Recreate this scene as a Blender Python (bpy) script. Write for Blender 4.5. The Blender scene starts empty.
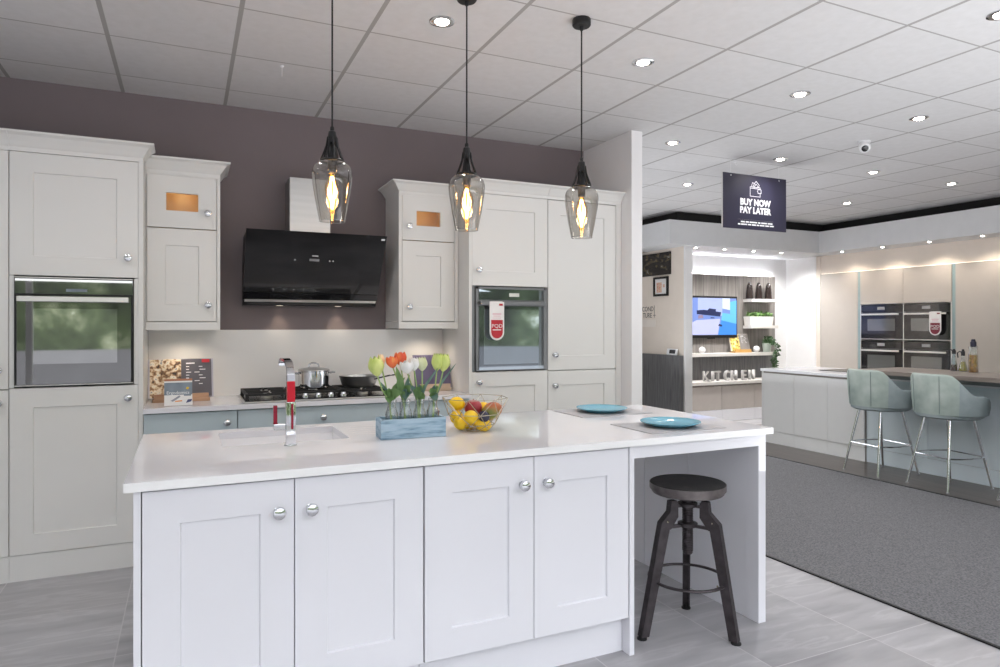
import bpy, bmesh, math, random
from mathutils import Vector, Matrix
random.seed(7)
C = bpy.context.scene.collection
PI = math.pi
R = math.radians

# ------------------------------------------------------------------ materials
def nodes(name):
    m = bpy.data.materials.new(name); m.use_nodes = True
    nt = m.node_tree
    b = nt.nodes['Principled BSDF']
    return m, nt, b

def mat(name, col, rough=.5, metal=0., var=.03, scale=8., bump=0., spec=.5, emit=None, estr=0., coat=0., stretch=(1, 1, 1)):
    m, nt, b = nodes(name)
    b.inputs['Roughness'].default_value = rough
    b.inputs['Metallic'].default_value = metal
    b.inputs['Specular IOR Level'].default_value = spec
    b.inputs['Coat Weight'].default_value = coat
    tc = nt.nodes.new('ShaderNodeTexCoord'); mp = nt.nodes.new('ShaderNodeMapping')
    mp.inputs['Scale'].default_value = stretch
    nz = nt.nodes.new('ShaderNodeTexNoise'); nz.inputs['Scale'].default_value = scale; nz.inputs['Detail'].default_value = 4
    nt.links.new(tc.outputs['Object'], mp.inputs['Vector']); nt.links.new(mp.outputs['Vector'], nz.inputs['Vector'])
    rp = nt.nodes.new('ShaderNodeValToRGB')
    rp.color_ramp.elements[0].position = .3; rp.color_ramp.elements[1].position = .7
    rp.color_ramp.elements[0].color = (*[max(0, c * (1 - var)) for c in col], 1)
    rp.color_ramp.elements[1].color = (*[min(1, c * (1 + var)) for c in col], 1)
    nt.links.new(nz.outputs['Fac'], rp.inputs['Fac']); nt.links.new(rp.outputs['Color'], b.inputs['Base Color'])
    if bump:
        bp = nt.nodes.new('ShaderNodeBump'); bp.inputs['Strength'].default_value = bump; bp.inputs['Distance'].default_value = .01
        nt.links.new(nz.outputs['Fac'], bp.inputs['Height']); nt.links.new(bp.outputs['Normal'], b.inputs['Normal'])
    if emit:
        b.inputs['Emission Color'].default_value = (*emit, 1); b.inputs['Emission Strength'].default_value = estr
    return m

def ramp_mat(name, stops, scale, stretch=(1, 1, 1), rough=.5, detail=6, distort=0., bump=0., constant=False):
    m, nt, b = nodes(name)
    b.inputs['Roughness'].default_value = rough
    tc = nt.nodes.new('ShaderNodeTexCoord'); mp = nt.nodes.new('ShaderNodeMapping'); mp.inputs['Scale'].default_value = stretch
    nz = nt.nodes.new('ShaderNodeTexNoise'); nz.inputs['Scale'].default_value = scale
    nz.inputs['Detail'].default_value = detail; nz.inputs['Distortion'].default_value = distort
    nt.links.new(tc.outputs['Object'], mp.inputs['Vector']); nt.links.new(mp.outputs['Vector'], nz.inputs['Vector'])
    rp = nt.nodes.new('ShaderNodeValToRGB')
    if constant: rp.color_ramp.interpolation = 'CONSTANT'
    for i, (p, c) in enumerate(stops):
        e = rp.color_ramp.elements[i] if i < 2 else rp.color_ramp.elements.new(p)
        e.position = p; e.color = (*c, 1)
    nt.links.new(nz.outputs['Fac'], rp.inputs['Fac']); nt.links.new(rp.outputs['Color'], b.inputs['Base Color'])
    if bump:
        bp = nt.nodes.new('ShaderNodeBump'); bp.inputs['Strength'].default_value = bump; bp.inputs['Distance'].default_value = .01
        nt.links.new(nz.outputs['Fac'], bp.inputs['Height']); nt.links.new(bp.outputs['Normal'], b.inputs['Normal'])
    return m

def mth(nt, op, a, b=None):
    n = nt.nodes.new('ShaderNodeMath'); n.operation = op
    for i, v in enumerate((a, b)):
        if v is None: continue
        if isinstance(v, (int, float)): n.inputs[i].default_value = v
        else: nt.links.new(v, n.inputs[i])
    return n.outputs[0]

def mix(nt, fac, a, b):
    n = nt.nodes.new('ShaderNodeMix'); n.data_type = 'RGBA'
    for s, v in ((n.inputs[0], fac), (n.inputs[6], a), (n.inputs[7], b)):
        if isinstance(v, tuple): s.default_value = (*v, 1)
        elif isinstance(v, (int, float)): s.default_value = v
        else: nt.links.new(v, s)
    return n.outputs[2]

def grid_mat(name, x0, y0, px, py, wx, wy, linecol, stops, nscale, stretch, rough, pervar=.06, rot=0.):
    """tiles of px by py with joints wx, wy wide, from world position"""
    m, nt, b = nodes(name)
    b.inputs['Roughness'].default_value = rough
    g = nt.nodes.new('ShaderNodeNewGeometry'); sp = nt.nodes.new('ShaderNodeSeparateXYZ')
    nt.links.new(g.outputs['Position'], sp.inputs[0])
    u = mth(nt, 'DIVIDE', mth(nt, 'SUBTRACT', sp.outputs[0], x0), px)
    v = mth(nt, 'DIVIDE', mth(nt, 'SUBTRACT', sp.outputs[1], y0), py)
    du = mth(nt, 'MULTIPLY', mth(nt, 'ABSOLUTE', mth(nt, 'SUBTRACT', u, mth(nt, 'ROUND', u))), px)
    dv = mth(nt, 'MULTIPLY', mth(nt, 'ABSOLUTE', mth(nt, 'SUBTRACT', v, mth(nt, 'ROUND', v))), py)
    line = mth(nt, 'MAXIMUM', mth(nt, 'LESS_THAN', du, wx / 2), mth(nt, 'LESS_THAN', dv, wy / 2))
    cb = nt.nodes.new('ShaderNodeCombineXYZ')
    nt.links.new(mth(nt, 'FLOOR', u), cb.inputs[0]); nt.links.new(mth(nt, 'FLOOR', v), cb.inputs[1])
    wn = nt.nodes.new('ShaderNodeTexWhiteNoise'); nt.links.new(cb.outputs[0], wn.inputs['Vector'])
    mp = nt.nodes.new('ShaderNodeMapping'); mp.inputs['Scale'].default_value = stretch; mp.inputs['Rotation'].default_value = (0, 0, rot)
    off = nt.nodes.new('ShaderNodeVectorMath'); off.operation = 'MULTIPLY_ADD'
    nt.links.new(wn.outputs['Color'], off.inputs[0]); off.inputs[1].default_value = (7, 7, 7); nt.links.new(g.outputs['Position'], off.inputs[2])
    nt.links.new(off.outputs[0], mp.inputs['Vector'])
    nz = nt.nodes.new('ShaderNodeTexNoise'); nz.inputs['Scale'].default_value = nscale; nz.inputs['Detail'].default_value = 8
    nz.inputs['Distortion'].default_value = .25
    nt.links.new(mp.outputs[0], nz.inputs['Vector'])
    rp = nt.nodes.new('ShaderNodeValToRGB')
    for i, (p, c) in enumerate(stops):
        e = rp.color_ramp.elements[i] if i < 2 else rp.color_ramp.elements.new(p)
        e.position = p; e.color = (*c, 1)
    nt.links.new(nz.outputs['Fac'], rp.inputs['Fac'])
    hv = nt.nodes.new('ShaderNodeHueSaturation')
    nt.links.new(mth(nt, 'ADD', 1 - pervar / 2, mth(nt, 'MULTIPLY', wn.outputs['Value'], pervar)), hv.inputs['Value'])
    nt.links.new(rp.outputs['Color'], hv.inputs['Color'])
    nt.links.new(mix(nt, line, hv.outputs['Color'], linecol), b.inputs['Base Color'])
    return m

def thin_glass(name, tint=(1, 1, 1), refl=.10, edge=.55):
    m = bpy.data.materials.new(name); m.use_nodes = True; nt = m.node_tree
    nt.nodes.remove(nt.nodes['Principled BSDF'])
    tr = nt.nodes.new('ShaderNodeBsdfTransparent'); tr.inputs[0].default_value = (*tint, 1)
    gl = nt.nodes.new('ShaderNodeBsdfGlossy'); gl.inputs['Roughness'].default_value = .02
    lw = nt.nodes.new('ShaderNodeLayerWeight'); lw.inputs['Blend'].default_value = .35
    nz = nt.nodes.new('ShaderNodeTexNoise'); nz.inputs['Scale'].default_value = 6
    f = mth(nt, 'ADD', mth(nt, 'MULTIPLY', lw.outputs['Facing'], edge), mth(nt, 'MULTIPLY', nz.outputs['Fac'], refl))
    mx = nt.nodes.new('ShaderNodeMixShader'); nt.links.new(f, mx.inputs[0])
    nt.links.new(tr.outputs[0], mx.inputs[1]); nt.links.new(gl.outputs[0], mx.inputs[2])
    nt.links.new(mx.outputs[0], nt.nodes['Material Output'].inputs[0])
    return m

def dark_glass(name, base, refl, rough=.03, tint=(1, 1, 1)):
    m = bpy.data.materials.new(name); m.use_nodes = True; nt = m.node_tree
    b = nt.nodes['Principled BSDF']; b.inputs['Base Color'].default_value = (*base, 1); b.inputs['Roughness'].default_value = .2
    gl = nt.nodes.new('ShaderNodeBsdfGlossy'); gl.inputs['Roughness'].default_value = rough; gl.inputs[0].default_value = (*tint, 1)
    nz = nt.nodes.new('ShaderNodeTexNoise'); nz.inputs['Scale'].default_value = 3
    f = mth(nt, 'ADD', refl - .03, mth(nt, 'MULTIPLY', nz.outputs['Fac'], .06))
    mx = nt.nodes.new('ShaderNodeMixShader'); nt.links.new(f, mx.inputs[0])
    nt.links.new(b.outputs[0], mx.inputs[1]); nt.links.new(gl.outputs[0], mx.inputs[2])
    nt.links.new(mx.outputs[0], nt.nodes['Material Output'].inputs[0])
    return m

M = {}
M['paint'] = mat('cream_paint', (.765, .765, .745), .34, var=.012, scale=2)
M['island_paint'] = mat('pale_paint', (.80, .80, .845), .3, var=.012, scale=2)
M['blue_paint'] = mat('blue_grey_paint', (.47, .56, .60), .4, var=.02)
M['carcass'] = mat('cabinet_inside', (.55, .54, .53), .5)
M['gap'] = mat('shadow_gap', (.16, .13, .12), .7)
M['wood_inside'] = ramp_mat('oak_veneer', [(.3, (.50, .31, .13)), (.7, (.64, .43, .19))], 6, (1, 1, .15), .4)
M['chrome'] = mat('chrome', (.66, .67, .69), .06, 1., var=.02)
M['steel'] = mat('brushed_steel', (.46, .46, .46), .33, 1., var=.06, scale=30, stretch=(.05, 1, 1))
M['steel_dark'] = mat('dark_steel', (.22, .22, .23), .35, 1., var=.05)
M['alu'] = mat('satin_aluminium', (.74, .72, .70), .3, .7, var=.02)
M['quartz'] = ramp_mat('white_quartz', [(.22, (.72, .725, .765)), (.34, (.77, .775, .82)), (.8, (.785, .79, .835))], 3.5, rough=.035, detail=8, distort=1.2)
M['quartz_edge'] = mat('polished_quartz_edge', (.92, .92, .92), .1, var=.01)
M['splash'] = ramp_mat('veined_quartz', [(.2, (.74, .73, .72)), (.30, (.83, .825, .82)), (.8, (.85, .85, .845))], 2.2, rough=.15, detail=9, distort=1.5)
M['ceramic'] = mat('white_ceramic', (.9, .9, .92), .12, var=.01)
M['wall_mauve'] = mat('mauve_wall_paint', (.18, .150, .156), .7, var=.05, scale=2)
M['white_wall'] = mat('white_wall_paint', (.86, .855, .86), .7, var=.01)
M['cream_wall'] = mat('cream_wall_paint', (.80, .72, .64), .7, var=.02)
M['plaque_cream'] = mat('plaque_cream', (.84, .78, .72), .5)
M['soffit'] = mat('soffit_paint', (.72, .73, .74), .7, var=.02)
M['black'] = mat('black_gap_shade', (.01, .01, .01), .8)
M['ceil'] = grid_mat('ceiling_tiles', -.37, 2.17, .602, .6, .022, .010, (.38, .37, .36), [(.3, (.66, .655, .655)), (.7, (.70, .695, .70))], 20, (1, 1, 1), .9, .05)
M['tile'] = grid_mat('stone_floor_tiles', -.27, 1.98, .6, .61, .005, .005, (.52, .51, .52), [(.30, (.29, .285, .30)), (.46, (.38, .375, .39)), (.53, (.405, .40, .415)), (.57, (.47, .465, .48)), (.61, (.395, .39, .405)), (.75, (.45, .445, .46))], 1.7, (1, 4.5, 1), .28, .16, .55)
M['carpet'] = ramp_mat('grey_loop_carpet', [(.35, (.095, .095, .10)), (.65, (.19, .19, .20))], 110, rough=.95, detail=3, bump=.3)
M['plank'] = grid_mat('dark_plank_floor', 5.6, 3, .16, 1.2, .003, .003, (.03, .025, .02), [(.3, (.055, .042, .036)), (.7, (.105, .083, .070))], 5, (8, .6, 1), .3, .35)
M['black_glass'] = dark_glass('black_glass', (.008, .008, .009), .045)
M['oven_glass'] = dark_glass('oven_mirror_glass', (.012, .013, .015), .22, .02)
M['oven_window'] = dark_glass('oven_window_glass', (.09, .10, .10), .36, .02)
M['oven_glass_b'] = dark_glass('oven_glass_blue_reflection', (.025, .03, .035), .22, .02, (.75, .85, .95))  # blue tint imitates what the right oven reflects
M['oven_window_b'] = dark_glass('oven_window_blue_reflection', (.10, .12, .13), .34, .02, (.75, .86, .95))  # same reflected blue put into the window colour
M['oven_dark'] = dark_glass('oven_dark_glass', (.006, .006, .008), .034, .05)
M['oven_dark_window'] = dark_glass('oven_dark_window', (.11, .115, .115), .08, .08)
M['black_metal'] = mat('black_metal', (.012, .012, .013), .45, .3)
M['iron'] = mat('cast_iron', (.02, .02, .021), .6, .2, bump=.1, scale=60)
M['red'] = mat('red_reflection', (.62, .012, .03), .15, .3)  # red reflection in the tap chrome, put into the colour
M['darkred_reflect'] = mat('dark_red_reflection', (.28, .01, .03), .15, .3)
M['white_plastic'] = mat('white_plastic', (.85, .85, .86), .4)
M['grey_plastic'] = mat('grey_plastic', (.3, .3, .31), .4)
M['pendant_glass'] = thin_glass('smoky_glass', (.76, .74, .71), .10, .6)
M['clear_glass'] = thin_glass('clear_glass', (.90, .93, .93), .24, 1.0)
M['pane_glass'] = thin_glass('window_pane_glass', (.97, .97, .96), .03, .15)
M['bulb_glass'] = thin_glass('amber_bulb_glass', (1., .82, .55), .05)
M['filament'] = mat('glowing_filament', (1, .7, .3), .5, emit=(1, .55, .18), estr=45)
M['light_disc'] = mat('lit_lamp', (1, 1, 1), .5, emit=(1, .93, .82), estr=22)
M['led'] = mat('led_strip', (1, 1, 1), .5, emit=(.92, .93, 1), estr=45)
M['led_warm'] = mat('warm_led_strip', (1, 1, 1), .5, emit=(1, .85, .65), estr=.9)
M['plate'] = mat('turquoise_glaze', (.16, .42, .55), .12, var=.06, scale=5)
M['mat_grey'] = mat('grey_placemat', (.40, .40, .42), .5, var=.1, scale=90)
M['crate'] = ramp_mat('distressed_blue_wood', [(.3, (.13, .22, .31)), (.45, (.30, .44, .56)), (.6, (.42, .56, .67)), (.8, (.34, .48, .60))], 5, (2, 2, 14), .7, bump=.2)
M['stem'] = mat('tulip_stem', (.33, .47, .17), .5)
M['leaf'] = ramp_mat('tulip_leaf', [(.3, (.14, .28, .09)), (.7, (.32, .50, .22))], 12, (3, 3, .4), .45)
M['leaf_blue'] = ramp_mat('blue_green_leaf', [(.3, (.12, .25, .21)), (.7, (.28, .44, .38))], 12, (3, 3, .4), .45)
M['pet_green'] = ramp_mat('lime_petal', [(.3, (.45, .58, .12)), (.7, (.72, .78, .30))], 14, (2, 2, 1), .5)
M['pet_white'] = ramp_mat('white_petal', [(.3, (.72, .74, .70)), (.7, (.9, .9, .9))], 14, (2, 2, 1), .5)
M['pet_cream'] = ramp_mat('cream_green_petal', [(.3, (.55, .62, .30)), (.7, (.80, .82, .62))], 14, (2, 2, 1), .5)
M['pet_orange'] = ramp_mat('orange_petal', [(.35, (.75, .09, .04)), (.55, (.85, .20, .06)), (.75, (.90, .55, .15))], 16, (2, 2, 1), .5)
M['pet_peach'] = ramp_mat('peach_petal', [(.3, (.85, .55, .33)), (.7, (.9, .75, .5))], 14, (2, 2, 1), .5)
M['lemon'] = mat('lemon_skin', (.88, .58, .015), .4, var=.08, scale=40, bump=.15)
M['pomegranate'] = mat('red_fruit_skin', (.30, .025, .04), .3, var=.25, scale=18)
M['mango'] = ramp_mat('mango_skin', [(.34, (.36, .04, .04)), (.5, (.45, .16, .05)), (.66, (.20, .24, .06))], 9, rough=.3, detail=2)
M['plum'] = mat('dark_plum_skin', (.03, .03, .06), .25, var=.2)
M['brass'] = mat('champagne_wire', (.55, .50, .40), .25, 1.)
M['stool_seat'] = ramp_mat('dark_worn_wood', [(.3, (.009, .008, .007)), (.6, (.018, .016, .015)), (.8, (.04, .036, .032))], 14, rough=.65, distort=.8)
M['stool_edge'] = mat('worn_grey_metal', (.17, .15, .15), .4, .6, var=.3, scale=18)
M['stool_iron'] = mat('gunmetal', (.075, .065, .07), .38, .75, var=.25, scale=25)
M['velvet'] = ramp_mat('sage_velvet', [(.3, (.32, .39, .365)), (.55, (.43, .505, .47)), (.75, (.52, .585, .555))], 7, rough=.8, detail=3)
M['velvet_grey'] = ramp_mat('blue_grey_velvet', [(.3, (.28, .34, .36)), (.7, (.40, .46, .48))], 7, rough=.8, detail=3)
M['seam'] = mat('seam_thread', (.22, .28, .28), .8)
M['gloss_grey'] = mat('light_grey_lacquer', (.78, .78, .78), .25, var=.01)
M['pale_blue'] = mat('pale_blue_lacquer', (.70, .78, .83), .3, var=.01)
M['beige_door'] = mat('stone_beige_lacquer', (.52, .48, .44), .4, var=.015)
M['bar_wood'] = ramp_mat('grey_brown_wood', [(.3, (.20, .165, .145)), (.7, (.33, .285, .255))], 6, (6, .5, 6), .35)
M['taupe'] = mat('taupe_profile', (.27, .23, .21), .4)
M['teal_trim'] = mat('teal_profile', (.30, .40, .42), .4)
M['tv_wood'] = grid_mat('grey_timber_planks', 6.15, 0, .155, 99, .004, .0, (.10, .09, .085), [(.3, (.17, .155, .145)), (.7, (.30, .275, .255))], 4, (9, 9, .5), .5, .3)
M['dark_wood'] = ramp_mat('dark_grey_timber', [(.3, (.085, .085, .09)), (.7, (.17, .17, .175))], 7, (7, 7, .5), .45)
M['shelf'] = mat('pale_shelf', (.72, .69, .66), .45)
M['low_door'] = mat('low_cabinet_beige', (.50, .46, .43), .4)
M['gloss_white'] = mat('gloss_white', (.86, .86, .9), .15, var=.01)
M['art'] = ramp_mat('dark_city_picture', [(.30, (.006, .006, .007)), (.54, (.016, .016, .016)), (.60, (.13, .10, .05)), (.64, (.015, .015, .015)), (.72, (.22, .21, .18))], 9, (1, 1, 2), .2, detail=4)
M['print'] = ramp_mat('small_print', [(.35, (.55, .30, .20)), (.5, (.75, .60, .45)), (.65, (.65, .2, .18))], 40, rough=.4)
M['paper'] = mat('white_paper', (.84, .83, .82), .6)
M['ink'] = mat('black_ink', (.03, .03, .035), .6)
M['sign'] = mat('midnight_blue_board', (.030, .028, .055), .35, var=.05)
M['sign_white'] = mat('white_lettering', (.88, .88, .9), .5)
M['concrete'] = ramp_mat('concrete_letter', [(.3, (.40, .39, .38)), (.7, (.58, .57, .56))], 18, rough=.8)
M['cone'] = mat('dark_brown_cone', (.025, .016, .014), .2, var=.3)
M['plant'] = ramp_mat('herb_leaf', [(.3, (.05, .14, .03)), (.7, (.20, .36, .10))], 20, rough=.5)
M['plant_dark'] = ramp_mat('ivy_leaf', [(.3, (.02, .06, .02)), (.7, (.08, .16, .06))], 20, rough=.5)
M['pot_white'] = mat('white_pot', (.78, .76, .72), .4)
M['pot_sage'] = mat('sage_pot', (.55, .62, .56), .4)
M['book_grey'] = mat('charcoal_page', (.105, .10, .12), .5, var=.15, scale=6)
M['book_page'] = mat('grey_page', (.28, .26, .25), .5, var=.1)
M['food'] = ramp_mat('food_photo', [(.30, (.03, .02, .02)), (.42, (.30, .16, .07)), (.52, (.70, .56, .38)), (.62, (.80, .74, .62)), (.72, (.16, .19, .22)), (.8, (.45, .55, .6))], 42, rough=.5, detail=3)
M['food_yellow'] = ramp_mat('yellow_food_photo', [(.35, (.12, .07, .02)), (.5, (.75, .55, .10)), (.65, (.8, .72, .4))], 30, rough=.5)
M['page_edge'] = mat('lilac_page', (.55, .54, .62), .6)
M['book_purple'] = mat('purple_page', (.13, .11, .20), .5, var=.15)
M['oak'] = ramp_mat('book_stand_wood', [(.3, (.36, .20, .12)), (.7, (.52, .32, .20))], 8, (.6, 6, 6), .45)
M['oak_light'] = ramp_mat('pale_stand_wood', [(.3, (.50, .36, .26)), (.7, (.62, .48, .36))], 8, (.6, 6, 6), .45)
M['oak_orange'] = ramp_mat('orange_stand_wood', [(.3, (.55, .30, .08)), (.7, (.68, .40, .13))], 8, (.6, 6, 6), .45)
M['cover_blue'] = ramp_mat('blue_grey_cover', [(.3, (.12, .15, .19)), (.7, (.30, .36, .42))], 9, rough=.4, detail=2)
M['terracotta'] = mat('terracotta_band', (.42, .17, .09), .4)
M['orange_ink'] = mat('orange_ink', (.80, .30, .05), .5)
M['navy_ink'] = mat('navy_ink', (.06, .07, .18), .5)
M['grey_ink'] = mat('grey_ink', (.30, .31, .36), .5)
M['tag_red'] = mat('tag_red', (.50, .015, .03), .45)
M['tag_maroon'] = mat('tag_maroon', (.20, .015, .035), .45)
M['pink_ink'] = mat('pink_ink', (.75, .48, .55), .5)
M['oil_red'] = mat('red_chilli_oil', (.32, .04, .015), .12, var=.5, scale=30)
M['oil_dark'] = mat('dark_vinegar', (.05, .012, .008), .1)
M['oil_green'] = mat('green_olive_oil', (.38, .33, .03), .12, var=.2, scale=20)
M['oil_amber'] = mat('amber_herb_oil', (.45, .22, .04), .12, var=.6, scale=30)
M['cap_navy'] = mat('navy_cap', (.02, .02, .05), .4)
for k, c, s in (('tv_a', (.16, .24, .55), 1.0), ('tv_b', (.36, .42, .75), 1.0), ('tv_c', (.02, .03, .10), .7), ('tv_d', (.42, .44, .70), 1.1), ('tv_e', (.05, .22, .70), 1.1), ('tv_f', (.12, .42, .85), 1.1), ('tv_g', (.30, .22, .30), .8), ('tv_h', (.55, .62, .85), 1.1)):
    M[k] = mat('screen_' + k[-1] + '_picture', tuple(x * .3 for x in c), .3, emit=c, estr=s * .75, var=.1, scale=6)

# ------------------------------------------------------------------ mesh builder
W = {}          # world matrix of each empty / part
class B:
    def __init__(s):
        s.bm = bmesh.new()
    def _tag(s, geom, mi, smooth=False):
        for f in geom:
            f.material_index = mi; f.smooth = smooth
    def box(s, x0, x1, y0, y1, z0, z1, mi=0, bev=0., mtx=None):
        vs = [s.bm.verts.new(v) for v in ((x0, y0, z0), (x1, y0, z0), (x1, y1, z0), (x0, y1, z0), (x0, y0, z1), (x1, y0, z1), (x1, y1, z1), (x0, y1, z1))]
        fs = [s.bm.faces.new([vs[i] for i in q]) for q in ((3, 2, 1, 0), (4, 5, 6, 7), (0, 1, 5, 4), (1, 2, 6, 5), (2, 3, 7, 6), (3, 0, 4, 7))]
        s._tag(fs, mi)
        if mtx is not None:
            for v in vs: v.co = mtx @ v.co
        if bev:
            es = list({e for f in fs for e in f.edges})
            bmesh.ops.bevel(s.bm, geom=es, offset=bev, segments=2, profile=.6, affect='EDGES', material=-1)
        return s
    def poly(s, pts, mi=0, smooth=False):
        f = s.bm.faces.new([s.bm.verts.new(p) for p in pts]); s._tag([f], mi, smooth); return s
    def prism(s, pts, vec, mi=0, smooth=False):
        """closed polygon pts (3-D) extruded along vec"""
        v = Vector(vec)
        a = [s.bm.verts.new(p) for p in pts]; b = [s.bm.verts.new(Vector(p) + v) for p in pts]
        fs = [s.bm.faces.new(a[::-1]), s.bm.faces.new(b)]
        n = len(pts)
        sd = [s.bm.faces.new((a[i], a[(i + 1) % n], b[(i + 1) % n], b[i])) for i in range(n)]
        s._tag(fs, mi); s._tag(sd, mi, smooth); return s
    def rings(s, rings, mi=0, closed=True, cap0=True, cap1=True, smooth=True, loop=False):
        rs = [[s.bm.verts.new(p) for p in r] for r in rings]
        n = len(rs[0]); fs = []
        pairs = list(zip(rs, rs[1:])) + ([(rs[-1], rs[0])] if loop else [])
        for a, b in pairs:
            for i in range(n if closed else n - 1):
                j = (i + 1) % n
                try: fs.append(s.bm.faces.new((a[i], a[j], b[j], b[i])))
                except ValueError: pass
        if not loop and closed:
            if cap0: fs.append(s.bm.faces.new(rs[0][::-1]))
            if cap1: fs.append(s.bm.faces.new(rs[-1]))
        s._tag(fs, mi, smooth); return s
    def lathe(s, prof, o=(0, 0, 0), ax='z', n=24, mi=0, cap0=True, cap1=True, smooth=True):
        o = Vector(o); rings = []
        if not isinstance(ax, str):
            q = Vector((0, 0, 1)).rotation_difference(Vector(ax).normalized()).to_matrix()
        for r, h in prof:
            r = max(r, .0004); ring = []
            for i in range(n):
                t = 2 * PI * i / n; c, d = r * math.cos(t), r * math.sin(t)
                if ax == 'z': p = Vector((c, d, h))
                elif ax == 'y': p = Vector((c, h, -d))
                elif ax == '-y': p = Vector((c, -h, d))
                elif ax == '-x': p = Vector((-h, c, -d)) * 1
                elif ax == '-z': p = Vector((c, -d, -h))
                else: p = q @ Vector((c, d, h))
                ring.append(o + p)
            rings.append(ring)
        return s.rings(rings, mi, True, cap0, cap1, smooth)
    def cyl(s, p0, p1, r0, r1=None, n=14, mi=0):
        p0, p1 = Vector(p0), Vector(p1); r1 = r0 if r1 is None else r1
        d = p1 - p0
        return s.lathe([(r0, 0), (r1, d.length)], p0, tuple(d), n, mi)
    def tube(s, pts, r, n=8, mi=0, closed=False, flat=None):
        pts = [Vector(p) for p in pts]; m = len(pts); rings = []; prev = None
        for i, p in enumerate(pts):
            if closed: t = (pts[(i + 1) % m] - pts[i - 1]).normalized()
            else: t = (pts[min(i + 1, m - 1)] - pts[max(i - 1, 0)]).normalized()
            if prev is None:
                up = Vector((0, 0, 1)) if abs(t.z) < .9 else Vector((1, 0, 0))
                a = t.cross(up).normalized()
            else:
                a = (prev - t * prev.dot(t)).normalized()
            prev = a; b = t.cross(a)
            rr = r[i] if isinstance(r, (list, tuple)) else r
            fb = rr if flat is None else flat
            rings.append([p + a * rr * math.cos(2 * PI * k / n) + b * fb * math.sin(2 * PI * k / n) for k in range(n)])
        return s.rings(rings, mi, True, True, True, True, closed)
    def ball(s, c, r, mi=0, mtx=None, u=20, v=12, pinch=None):
        if not isinstance(r, (tuple, list)): r = (r, r, r)
        c = Vector(c); rings = []
        for j in range(v + 1):
            ph = -PI / 2 + PI * j / v; cz = math.sin(ph); cr = max(math.cos(ph), .01); ring = []
            for i in range(u):
                t = 2 * PI * i / u
                p = Vector((r[0] * cr * math.cos(t), r[1] * cr * math.sin(t), r[2] * cz))
                if pinch: p = Vector(pinch(p))
                if mtx is not None: p = mtx @ p
                ring.append(c + p)
            rings.append(ring)
        return s.rings(rings, mi)
    def leaf(s, pts, w, up, mi=0, fold=.25):
        """blade along pts, half width w[i], facing up"""
        pts = [Vector(p) for p in pts]; rows = []
        for i, p in enumerate(pts):
            t = (pts[min(i + 1, len(pts) - 1)] - pts[max(i - 1, 0)]).normalized()
            sd = t.cross(Vector(up)).normalized(); nn = sd.cross(t)
            rows.append([p - sd * w[i] + nn * w[i] * fold, p, p + sd * w[i] + nn * w[i] * fold])
        return s.rings(rows, mi, False, smooth=True)
    def build(s, name, mats, parent=None, local=False):
        bmesh.ops.recalc_face_normals(s.bm, faces=s.bm.faces[:])
        if not isinstance(mats, (list, tuple)): mats = [mats]
        me = bpy.data.meshes.new(name)
        if parent is not None and not local:
            s.bm.transform(W[parent].inverted())
        s.bm.to_mesh(me); s.bm.free()
        for m in mats: me.materials.append(M[m])
        if any(p.use_smooth for p in me.polygons):
            me.set_sharp_from_angle(angle=R(38))
        o = bpy.data.objects.new(name, me); C.objects.link(o)
        if parent is not None:
            o.parent = parent; W[o] = W[parent].copy()
        else:
            W[o] = Matrix.Identity(4)
        return o

def thing(name, label, cat, loc=(0, 0, 0), rz=0., group=None):
    o = bpy.data.objects.new(name, None); C.objects.link(o)
    o.location = loc; o.rotation_euler = (0, 0, rz); o.empty_display_size = .1
    W[o] = Matrix.Translation(loc) @ Matrix.Rotation(rz, 4, 'Z')
    o['label'] = label; o['category'] = cat
    if group: o['group'] = group
    return o

def tag(o, label, cat, group=None):
    o['label'] = label; o['category'] = cat
    if group: o['group'] = group
    return o

def struct(o, label=None):
    o['kind'] = 'structure'
    if label: o['label'] = label
    return o

def dup(root, loc, rz, label, group=None):
    r = root.copy(); C.objects.link(r); r.location = loc; r.rotation_euler = (0, 0, rz); r['label'] = label
    if group: r['group'] = group
    W[r] = Matrix.Translation(loc) @ Matrix.Rotation(rz, 4, 'Z')
    def rec(a, b):
        for ch in list(a.children):
            c = ch.copy(); C.objects.link(c); c.parent = b; W[c] = W[b].copy(); rec(ch, c)
    rec(root, r)
    return r

def text(name, body, size, mtx, m, parent, extrude=.0008, align='CENTER', wscale=1., bold=0.):
    cu = bpy.data.curves.new(name, 'FONT'); cu.body = body; cu.size = size; cu.extrude = extrude
    cu.align_x = align; cu.align_y = 'BOTTOM_BASELINE'; cu.offset = bold; cu.resolution_u = 3
    t = bpy.data.objects.new(name, cu); C.objects.link(t)
    bpy.context.view_layer.update()
    dg = bpy.context.evaluated_depsgraph_get()
    me = bpy.data.meshes.new_from_object(t.evaluated_get(dg))
    bpy.data.objects.remove(t); bpy.data.curves.remove(cu)
    me.name = name
    S = Matrix.Diagonal((wscale, 1, 1, 1))
    full = mtx @ S
    if parent is not None: full = W[parent].inverted() @ full
    me.transform(full); me.materials.clear(); me.materials.append(M[m])
    o = bpy.data.objects.new(name, me); C.objects.link(o)
    if parent is not None: o.parent = parent; W[o] = W[parent].copy()
    else: W[o] = Matrix.Identity(4)
    return o

def face_negy(x, y, z): return Matrix.Translation((x, y, z)) @ Matrix.Rotation(PI / 2, 4, 'X')            # text readable from -Y
def face_negx(x, y, z): return Matrix.Translation((x, y, z)) @ Matrix.Rotation(-PI / 2, 4, 'Z') @ Matrix.Rotation(PI / 2, 4, 'X')

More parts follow.
